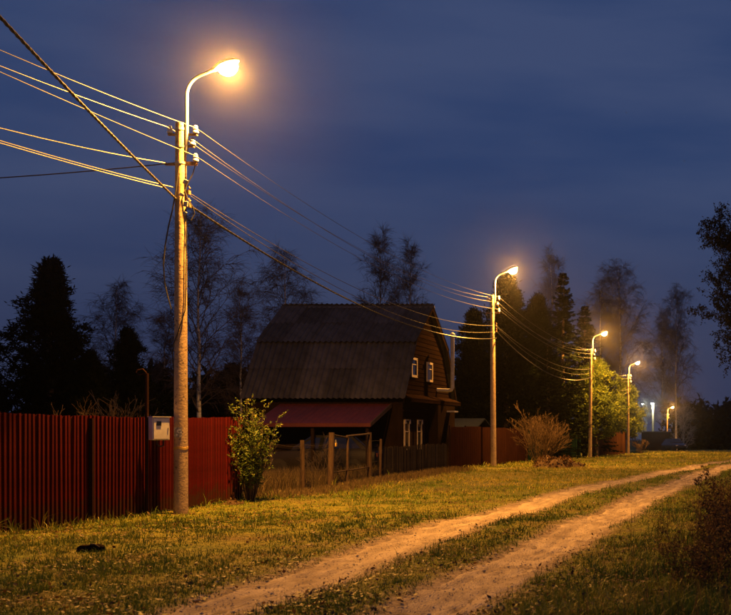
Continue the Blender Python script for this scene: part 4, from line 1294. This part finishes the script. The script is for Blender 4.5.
# broadleaf tree whose branches reach in at the edge
tp, tr, a, b, q0, q1 = bare_tree_data(41, 11.5, 0.2, 60, 4.8, 0.35, first=0.46, sub=14, tw=8, twl=0.5)
V, Fa = seg_tubes(a, b, q0, q1, 3)
rn = np.random.RandomState(4)
sel = rn.choice(len(a), 60000)
c = a[sel] + (b[sel] - a[sel]) * rn.uniform(0, 1, (60000, 1)) + rn.normal(size=(60000, 3)) * 0.05
def kites(c, rn, ln, wd, flat=None):
    n = len(c)
    d = rn.normal(size=(n, 3))
    if flat is not None: d[:, 2] *= flat
    d /= np.linalg.norm(d, axis=1, keepdims=True)
    s = np.cross(d, rn.normal(size=(n, 3)) if flat is None else np.array([[0, 0, 1.0]]) + rn.normal(size=(n, 3)) * 0.35)
    s /= np.linalg.norm(s, axis=1, keepdims=True)
    ln = np.broadcast_to(ln, (n,))[:, None]; wd = np.broadcast_to(wd, (n,))[:, None]
    md = c + d * ln * 0.45 + np.cross(d, s) * ln * 0.12
    V = np.stack([c, md + s * wd, c + d * ln, md - s * wd], 1).reshape(-1, 3)
    return V, np.arange(n * 4).reshape(-1, 4)
LV, LF = kites(c, rn, rn.uniform(0.08, 0.16, 60000), 0.042)
t = tree_thing('broadleaf_tree', 'dark leafy tree reaching over the weeds beside the track', None, tp, tr, M['bark'], V, Fa, M['twig'])
fast_mesh('leaves', LV, LF, M['leaf_dark'], t, tint=np.repeat(rn.uniform(0, 1, 60000), 4))
place(t, 0.9, 62, 0.95, 0.7, t['label'], True, sz=1.0)
t['group'] = ''
del t['group']

# pale twiggy trees lit by the white lamps
tp, tr, a, b, q0, q1 = bare_tree_data(51, 6.5, 0.09, 26, 2.4, 0.3, first=0.1, sub=8, tw=5, twl=0.6, rmin=0.012)
V, Fa = seg_tubes(a, b, q0, q1, 3)
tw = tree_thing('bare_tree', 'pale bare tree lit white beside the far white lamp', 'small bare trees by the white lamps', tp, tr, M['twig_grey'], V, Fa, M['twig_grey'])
place(tw, (646 - PX) / F * 154, 154, 1.05, 0.2, tw['label'], True)
place(tw, (684 - PX) / F * 168, 168, 1.1, 2.2, 'grey bare tree beside the far orange lamp', False)

# far woods that close the view: nobody could count them
def woods(name, label, x0, x1, y0, y1, hmin, hmax, n, seed, per=150):
    rn = np.random.RandomState(seed)
    cs = []; 
    for i in range(n):
        x, y = rn.uniform(x0, x1), rn.uniform(y0, y1); h = rn.uniform(hmin, hmax)
        f = rn.uniform(0, 1, per) ** 0.9
        rad = (0.18 + 1.0 * (1 - f) ** 0.7) * h * 0.22
        az = rn.uniform(0, 2 * PI, per)
        k = rn.uniform(0.3, 1, per)
        cs.append(np.stack([x + np.cos(az) * rad * k, y + np.sin(az) * rad * k, hz(x, y) + h * f], -1))
    c = np.concatenate(cs)
    V, Fa = kites(c, rn, rn.uniform(0.7, 1.7, len(c)), 0.30)
    o = fast_mesh(name, V, Fa, M['needle_dark'], tint=np.repeat(rn.uniform(0, 0.6, len(c)), 4))
    return tag(o, label, 'woods', kind='stuff')
woods('far_woods', 'dark far woods closing the end of the track', -14, 70, 205, 250, 8.5, 11.5, 210, 61)
woods('hedge', 'dark thicket beyond the crest of the field', 1.0, 40, 112, 122, 2.0, 4.5, 70, 63, 120)
woods('back_woods', 'dark woods far behind the house and the red fence', -120, -18, 98, 125, 6.5, 9.0, 200, 62)

# ------------------------------------------------------------------ shrubs
def leafy_shrub(label, x, y, h, wd, seed):
    rr = random.Random(seed); rn = np.random.RandomState(seed)
    S0, S1, Q0, Q1 = [], [], [], []; cs = []
    for i in range(46):
        az = rr.uniform(0, 2 * PI); L_ = h * rr.uniform(0.55, 1.02)
        sp = rr.uniform(0.03, 0.36) * wd / 0.55
        d = Vector((math.cos(az) * sp, math.sin(az) * sp, 1)).normalized()
        p = Vector((math.cos(az) * 0.05, math.sin(az) * 0.05, -0.1)); ns = 9
        for q in range(ns):
            d = (d + Vector((rr.gauss(0, 0.05), rr.gauss(0, 0.05), 0.02))).normalized()
            p2 = p + d * L_ / ns
            r = 0.011 * (1 - q / ns) + 0.003
            S0.append(tuple(p)); S1.append(tuple(p2)); Q0.append(r); Q1.append(r * 0.85)
            if q > 1:
                for e in range(2):
                    o_ = orth(d, rr); tl = rr.uniform(0.08, 0.26)
                    tip = p2 + (o_ * 0.7 + d * 0.8).normalized() * tl
                    S0.append(tuple(p2)); S1.append(tuple(tip)); Q0.append(0.004); Q1.append(0.002)
                    for v in range(11): cs.append(p2.lerp(tip, rr.uniform(0.1, 1.05)))
            for v in range(2): cs.append(p.lerp(p2, rr.random()))
            p = p2
    c = np.array([tuple(v) for v in cs])
    c = c[c[:, 2] > 0.32]
    t = thing('leafy_shrub', label, 'shrub', (x, y, hz(x, y)))
    V, Fa = seg_tubes(np.array(S0), np.array(S1), np.array(Q0), np.array(Q1), 4)
    fast_mesh('stems', V, Fa, M['bark'], t)
    V, Fa = kites(c, rn, rn.uniform(0.022, 0.085, len(c)), rn.uniform(0.006, 0.022, len(c)))
    fast_mesh('leaves', V, Fa, M['leaf_shrub'], t, tint=np.repeat(np.clip(rn.normal(0.4, 0.25, len(c)) + 0.15 * (c[:, 2] - 1.2), 0, 1), 4))
    return t
leafy_shrub('young leafy green shrub growing at the end of the red fence', (250 - PX) / F * 24.6, 24.6, 2.30, 0.40, 71)

def bare_bush(name, label, x, y, h, spread, n, seed, mat, rmin=0.006):
    rr = random.Random(seed)
    S0, S1, Q0, Q1 = [], [], [], []
    def grow(p, d, L_, r, lv):
        ns = 4; pts = [p]
        for q in range(ns):
            d = (d + Vector((rr.gauss(0, 0.09), rr.gauss(0, 0.09), 0.03))).normalized()
            p2 = p + d * L_ / ns; ra = max(rmin, r * (1 - 0.5 * q / ns)); rb = max(rmin * 0.8, r * (1 - 0.5 * (q + 1) / ns))
            S0.append(tuple(p)); S1.append(tuple(p2)); Q0.append(ra); Q1.append(rb); p = p2; pts.append(p)
        if lv < 3:
            for k in range((4, 4, 3)[lv]):
                f = rr.uniform(0.35, 1); q = min(int(f * ns), ns - 1)
                o_ = orth(d, rr)
                grow(pts[q].lerp(pts[q + 1], f * ns - q), (d + o_ * 0.55).normalized(), L_ * rr.uniform(0.35, 0.6), r * 0.55, lv + 1)
    for i in range(n):
        az = rr.uniform(0, 2 * PI); e = rr.uniform(0.05, spread)
        grow(Vector((math.cos(az) * 0.12, math.sin(az) * 0.12, -0.1)), Vector((math.cos(az) * e, math.sin(az) * e, 1)).normalized(), h * rr.uniform(0.55, 0.8), 0.02, 0)
    t = thing(name, label, 'bush', (x, y, hz(x, y)))
    V, Fa = seg_tubes(np.array(S0), np.array(S1), np.array(Q0), np.array(Q1), 3)
    fast_mesh('twigs', V, Fa, mat, t)
    return t
bare_bush('bare_bush', 'rounded bare brown bush in front of the brown sheet fence', (540 - PX) / F * 53, 53, 2.45, 0.95, 34, 81, M['twig_light'], 0.0065)
bare_bush('bare_bush', 'small bare tangle of twigs beside the wire gate', -12.6, 33.2, 1.2, 0.8, 9, 82, M['twig'], 0.005)
bare_bush('bare_bush', 'bare twigs growing behind the wire fence posts', -13.0, 29.6, 1.3, 0.8, 9, 83, M['twig'], 0.005)
bare_bush('bare_bush', 'small brown bush at the foot of the rusty fence pole', (640 - PX) / F * 108, 108, 1.6, 0.9, 10, 84, M['twig_light'], 0.012)
bare_bush('bare_bush', 'upright bare reddish twigs above the red fence', (85 - PX) / F * 32, 32, 2.4, 0.5, 9, 85, M['twig_light'], 0.006)
bare_bush('bare_bush', 'thin bare twigs showing over the red fence near the meter post', (122 - PX) / F * 34, 34, 2.3, 0.5, 8, 86, M['twig'], 0.006)

# mounds
def mound(name, label, x, y, rx, ry, h, seed, mat, chunk, litter=400):
    t = thing(name, label, 'mound', (x, y, hz(x, y) - 0.03))
    n, m = 40, 16
    V = [(0, 0, h)]; Fa = []
    for i in range(1, m + 1):
        f = i / m
        for k in range(n):
            a = 2 * PI * k / n
            e = 1 + 0.22 * float(vn(math.cos(a) * 2 + 7, math.sin(a) * 2 + 3, 0.8, seed))
            px_, py_ = math.cos(a) * f * rx * e, math.sin(a) * f * ry * e
            zz = h * (1 - f * f) ** 1.1 + h * 0.38 * float(vn(px_ + 20, py_ + 20, 0.33, seed)) * (1 - f ** 3) + 0.05 * float(vn(px_, py_, 0.11, seed + 1)) * (1 - f ** 4) - 0.08 * f ** 6
            V.append((px_, py_, zz))
    mb = MB()
    fs = [(0, 1 + k, 1 + (k + 1) % n) for k in range(n)]
    for i in range(m - 1):
        for k in range(n):
            l_ = (k + 1) % n
            fs.append((1 + i * n + k, 1 + (i + 1) * n + k, 1 + (i + 1) * n + l_, 1 + i * n + l_))
    mb.add(V, fs); mb.build('heap', mat, t, True)
    rn = np.random.RandomState(seed)
    V = np.array(V); c = V[rn.choice(len(V), litter)] + rn.normal(size=(litter, 3)) * [0.05, 0.05, 0.02]
    A, B = kites(c, rn, rn.uniform(chunk * 0.6, chunk * 1.6, litter), chunk * 0.35)
    o = fast_mesh('litter', A, B, M['litter'], t, tint=np.repeat(np.clip(rn.normal(0.3, 0.2, litter), 0, 1), 4)); o['kind'] = 'stuff'
    return t
mound('brush_heap', 'low heap of earth and dead leaves beside the bare bush', (556 - PX) / F * 48.5, 48.5, 1.35, 1.0, 0.48, 91, M['soil'], 0.12, 1300)
mound('earth_clod', 'small dark heap of sods at the foot of the leafy shrub', (234 - PX) / F * 23.9, 23.9, 0.30, 0.3, 0.12, 92, M['soil'], 0.05, 160)

# wood block lying in the grass
bx_, by_ = (91 - PX) / F * 14.4, 14.4
t = thing('wood_block', 'dark flat piece of charred wood lying in the grass', 'wood', (bx_, by_, hz(bx_, by_)))
t.rotation_euler = (0.03, -0.04, 0.12)
mb = MB(); rs = []
for x, w, h1 in ((-0.15, 0.07, 0.055), (-0.11, 0.085, 0.085), (-0.02, 0.09, 0.08), (0.07, 0.085, 0.09), (0.13, 0.075, 0.075), (0.16, 0.05, 0.05)):
    rs.append([Vector((x, y, z)) for y, z in ((-w, -0.02), (-w * 1.02, h1 * 0.6), (-w * 0.8, h1), (w * 0.7, h1 * 0.95), (w, h1 * 0.5), (w, -0.02))])
mb.rings(rs); mb.build('block', M['log_dark'], t)
mb = MB(); mb.tube([(0.02, -0.05, 0.09), (0.10, -0.12, 0.10), (0.17, -0.14, 0.06)], [0.012, 0.010, 0.006], 6); mb.build('splinter', M['bark'], t)

# tall dead weeds at the side of the track
def weed(seed, h):
    rr = random.Random(seed); rn = np.random.RandomState(seed)
    S0, S1, Q0, Q1 = [], [], [], []; cs = []
    for i in range(rr.randint(7, 11)):
        az = rr.uniform(0, 2 * PI); sp = rr.uniform(0.03, 0.55)
        d = Vector((math.cos(az) * sp, math.sin(az) * sp, 1)).normalized(); p = Vector((rr.gauss(0, 0.012), rr.gauss(0, 0.012), -0.05)); L_ = h * rr.uniform(0.5, 1.05)
        for q in range(8):
            d = (d + Vector((rr.gauss(0, 0.07), rr.gauss(0, 0.07), 0))).normalized()
            p2 = p + d * L_ / 8
            S0.append(tuple(p)); S1.append(tuple(p2)); Q0.append(0.005 - 0.0004 * q); Q1.append(0.0046 - 0.0004 * q)
            if q > 1:
                for e in range(2):
                    tip = p2 + (orth(d, rr) * 0.8 + d * 0.7).normalized() * rr.uniform(0.05, 0.2)
                    S0.append(tuple(p2)); S1.append(tuple(tip)); Q0.append(0.003); Q1.append(0.0015)
                    for v in range(5): cs.append(p2.lerp(tip, rr.uniform(0.3, 1.1)))
            p = p2
    t = thing('dead_weed', '', 'weed', group='tall dead weeds beside the track')
    V, Fa = seg_tubes(np.array(S0), np.array(S1), np.array(Q0), np.array(Q1), 4)
    fast_mesh('stems', V, Fa, M['weed'], t, tint=np.full(len(V), 0.35))
    c = np.array([tuple(v) for v in cs])
    V, Fa = kites(c, rn, rn.uniform(0.02, 0.06, len(c)), rn.uniform(0.006, 0.014, len(c)))
    fast_mesh('dry_leaves', V, Fa, M['weed'], t, tint=np.repeat(rn.uniform(0, 1, len(c)), 4))
    return t
wsrc = [weed(101 + i, 1.0) for i in range(4)]
rr = random.Random(77)
spots = []
for i in range(20):
    y = rr.uniform(9.2, 20.0)
    x = -0.016 * y + rr.uniform(-0.2, 1.1)
    spots.append((x, y, rr.uniform(0.35, 0.75)))
spots += [(-0.50, 10.6, 0.6), (-0.32, 12.5, 0.85), (-0.2, 13.5, 1.05), (-0.10, 11.0, 0.8), (-0.85, 13.0, 0.45), (-1.1, 16.0, 0.4), (-0.5, 19.5, 0.7), (-0.3, 22.5, 0.6), (-0.30, 10.2, 0.7), (-0.12, 12.0, 0.95), (-0.22, 15.0, 0.95), (-0.05, 13.0, 0.9), (-0.42, 11.6, 0.6), (-0.15, 17.0, 0.9), (-0.35, 14.2, 0.75), (0.1, 10.6, 0.9)]
for i, (x, y, s) in enumerate(spots):
    o = wsrc[i % 4] if i < 4 else copy_tree(wsrc[i % 4])
    o.location = (x, y, hz(x, y)); o.scale = (s * 1.05, s * 1.05, s); o.rotation_euler = (rr.gauss(0, 0.06), rr.gauss(0, 0.06), rr.uniform(0, 6))
    o['label'] = 'tall brown dead weed in the dark thicket beside the track'

# ------------------------------------------------------------------ grass, leaves and pebbles
def blades(name, label, x, y, hgt, wid, tint, mat, seed, lean=0.45, parent=None):
    rn = np.random.RandomState(seed)
    n = len(x)
    z = Hh(x, y)
    az = rn.uniform(0, 2 * PI, n)
    b = np.stack([x, y, z - 0.005], -1)
    ld = np.stack([np.cos(az), np.sin(az), np.zeros(n)], -1)
    a2 = rn.uniform(0, 2 * PI, n)
    sd = np.stack([np.cos(a2), np.sin(a2), np.zeros(n)], -1) * wid[:, None] / 2
    le = (rn.uniform(0.05, 1, n) * lean * hgt)[:, None]
    m1 = b + ld * le * 0.3 + np.array([0, 0, 1]) * hgt[:, None] * 0.55
    tp_ = b + ld * le + np.array([0, 0, 1]) * hgt[:, None] * (1 - 0.25 * le / (hgt[:, None] + 1e-6))
    V = np.stack([b - sd, b + sd, m1 + sd * 0.8, m1 - sd * 0.8, tp_], 1).reshape(-1, 3)
    k = np.arange(n)[:, None] * 5
    Fa = np.concatenate([np.concatenate([k, k + 1, k + 2], 1), np.concatenate([k, k + 2, k + 3], 1), np.concatenate([k + 3, k + 2, k + 4], 1)])
    o = fast_mesh(name, V, Fa, mat, parent, tint=np.repeat(np.clip(tint, 0, 1), 5))
    return tag(o, label, 'grass', kind='stuff')

rn = np.random.RandomState(200)
N = 620000
u = rn.uniform(0, 1, N)
e = -0.35
y = (7.5 ** e + u * (125 ** e - 7.5 ** e)) ** (1 / e)
xmin = np.maximum(FX + 0.05, -0.75 * y); xmax = 0.10 * y + 1.5
x = xmin + (xmax - xmin) * rn.uniform(0, 1, N)
# two blades in three belong to a tuft
nc = N // 13
tuft = rn.randint(0, nc, N); inn = rn.uniform(0, 1, N) < 0.66
tu_h = np.where(inn, np.clip(rn.lognormal(0.05, 0.5, nc), 0.5, 3.6)[tuft], 0.8); tu_t = np.where(inn, rn.normal(0, 0.22, nc)[tuft], 0.0)
spread = 0.022 + 0.0011 * y[:nc][tuft]
x = np.where(inn, x[:nc][tuft] + rn.normal(0, 1, N) * spread, x); y = np.where(inn, y[:nc][tuft] + rn.normal(0, 1, N) * spread, y)
fenced = x > FX + 0.03
x, y, tu_h, tu_t = x[fenced], y[fenced], tu_h[fenced], tu_t[fenced]
N = len(x)
d = rut_d(x, y) + 0.25 * vn(x, y, 0.3, 51)
patch = vn(x, y, 0.55, 52) * 0.5 + vn(x, y, 1.9, 53) * 0.5
keep = (d > 1.02) & (rn.uniform(0, 1, N) < np.clip(0.62 + 0.6 * patch, 0.1, 1)) & (rn.uniform(0, 1, N) < np.clip((d - 0.8) * 1.0, 0.06, 1))
x, y, d, patch, tu_h, tu_t = x[keep], y[keep], d[keep], patch[keep], tu_h[keep], tu_t[keep]
n = len(x)
right = np.clip((x - rut_x(y, 1)) / 1.6 - 0.45, 0, 1)
near_fence = np.clip(1 - (x - FX) / 0.5, 0, 1)
hgt = (0.030 + 0.022 * (patch + 0.4).clip(0, 1) + 0.07 * right * (0.6 + patch) + 0.05 * near_fence) * rn.uniform(0.45, 1.3, n) * tu_h
hgt = np.maximum(hgt, 0.016) * (1 + y / 110)
wid = 0.0036 + 0.00036 * y
ti = 0.40 + 0.30 * vn(x, y, 1.3, 54) + 0.15 * vn(x, y, 6, 55) + rn.normal(0, 0.15, n) + tu_t - 0.08 * right + 0.38 * np.clip((y - 19) / 12, 0, 1) * (x < rut_x(y, 0)) - 0.12 * ((x > rut_x(y, 0)) & (x < rut_x(y, 1))) - 0.12  # drier past the first lamp; front-lit brightness is put into the tint too
blades('grass', 'short autumn grass on the verges of the track', x, y, hgt, wid, ti, M['grass'], 201, 1.1)
# rank dry grass in the yard and along the fences
N = 24000
x = rn.uniform(-18, FX - 0.1, N); y = rn.uniform(26, 37.5, N)
blades('tall_grass', 'tall dry grass in the dark yard behind the wire fence', x, y, rn.uniform(0.2, 0.65, N) * (0.7 + 0.4 * vn(x, y, 1.2, 61)), np.full(N, 0.014), rn.normal(0.45, 0.25, N), M['dry_grass'], 202, 0.6)
N = 9000
y = rn.uniform(26, 44, N); x = FX + np.abs(rn.normal(0.1, 0.45, N))
blades('tall_grass', 'rank dry grass along the foot of the wire fence', x, y, rn.uniform(0.06, 0.24, N), np.full(N, 0.013), rn.normal(0.6, 0.25, N), M['dry_grass'], 203, 0.6)
N = 3500
y = 8.5 + rn.uniform(0, 1, N) ** 1.2 * 22; x = -0.02 * y + rn.normal(0.5, 0.75, N)
k = rut_d(x, y) > 1.5
x, y = x[k], y[k]; N = len(x)
blades('tall_grass', 'dry brown stalks standing among the dead weeds', x, y, rn.uniform(0.10, 0.38, N), np.full(N, 0.007), rn.normal(0.45, 0.25, N), M['dry_grass'], 204, 0.6)

N = 22000
u = rn.uniform(0, 1, N); e = -0.8
y = (8.0 ** e + u * (60 ** e - 8.0 ** e)) ** (1 / e)
x = np.maximum(FX + 0.1, -0.75 * y) + (np.minimum(2.0, 0.1 * y + 1) - np.maximum(FX + 0.1, -0.75 * y)) * rn.uniform(0, 1, N)
k = (rn.uniform(0, 1, N) < np.clip(0.35 + 1.2 * vn(x, y, 1.3, 71) + 0.5 * vn(x, y, 0.4, 72), 0.05, 1)) & (rut_d(x, y) > 0.85)
x, y = x[k], y[k]; n = len(x)
c = np.stack([x, y, Hh(x, y) + rn.uniform(0.01, 0.06, n)], -1)
V, Fa = kites(c, rn, rn.uniform(0.03, 0.075, n), rn.uniform(0.009, 0.022, n), flat=0.35)
tag(fast_mesh('fallen_leaves', V, Fa, M['litter'], tint=np.repeat(np.clip(rn.beta(1.1, 2.4, n), 0, 1), 4)), 'scattered brown fallen leaves lying in the grass', 'leaves', kind='stuff')

# pebbles in and along the wheel tracks
N = 9000
y = 8 + rn.uniform(0, 1, N) ** 1.6 * 34; side = rn.randint(0, 2, N)
x = np.where(side == 0, rut_x(y, 0), rut_x(y, 1)) + rn.normal(0, 0.46, N)
s = rn.uniform(0.004, 0.013, N) * (1 + (rn.uniform(0, 1, N) > 0.97) * 1.2)
c = np.stack([x, y, Hh(x, y) + 0.014 + s * 0.3], -1)
octa = np.array([[1, 0, 0], [0, 1, 0], [-1, 0, 0], [0, -1, 0], [0, 0, 0.45], [0, 0, -0.45]], float)
jit = rn.uniform(0.7, 1.3, (N, 6, 1))
ang = rn.uniform(0, 6, N)
ox = octa[None] * jit
rx_ = ox[:, :, 0] * np.cos(ang)[:, None] - ox[:, :, 1] * np.sin(ang)[:, None]; ry_ = ox[:, :, 0] * np.sin(ang)[:, None] + ox[:, :, 1] * np.cos(ang)[:, None]
V = c[:, None, :] + np.stack([rx_, ry_, ox[:, :, 2]], -1) * s[:, None, None]
fo = np.array([[0, 1, 4], [1, 2, 4], [2, 3, 4], [3, 0, 4], [1, 0, 5], [2, 1, 5], [3, 2, 5], [0, 3, 5]])
Fa = (np.arange(N)[:, None, None] * 6 + fo[None]).reshape(-1, 3)
tag(fast_mesh('gravel', V.reshape(-1, 3), Fa, M['stone'], smooth=False), 'small pebbles strewn over the sandy wheel tracks', 'gravel', kind='stuff')

# ------------------------------------------------------------------ thin air volume added to imitate lens glow round the lamps
if HAZE:
    m = bpy.data.materials.new('lamp_glow_haze')
    m.use_nodes = True
    n_ = m.node_tree.nodes
    n_.remove(n_['Principled BSDF'])
    v = n_.new('ShaderNodeVolumePrincipled')
    v.inputs['Color'].default_value = (0.9, 0.9, 0.92, 1)
    v.inputs['Density'].default_value = HAZE
    v.inputs['Anisotropy'].default_value = 0.968
    m.node_tree.links.new(v.outputs[0], n_['Material Output'].inputs['Volume'])
    mb = MB(); mb.bx((-1000, -130, -12), (1000, 1450, 22))
    o = mb.build('haze', m)
    tag(o, 'thin haze volume added to imitate lens glow round the lamps', 'haze', kind='stuff')
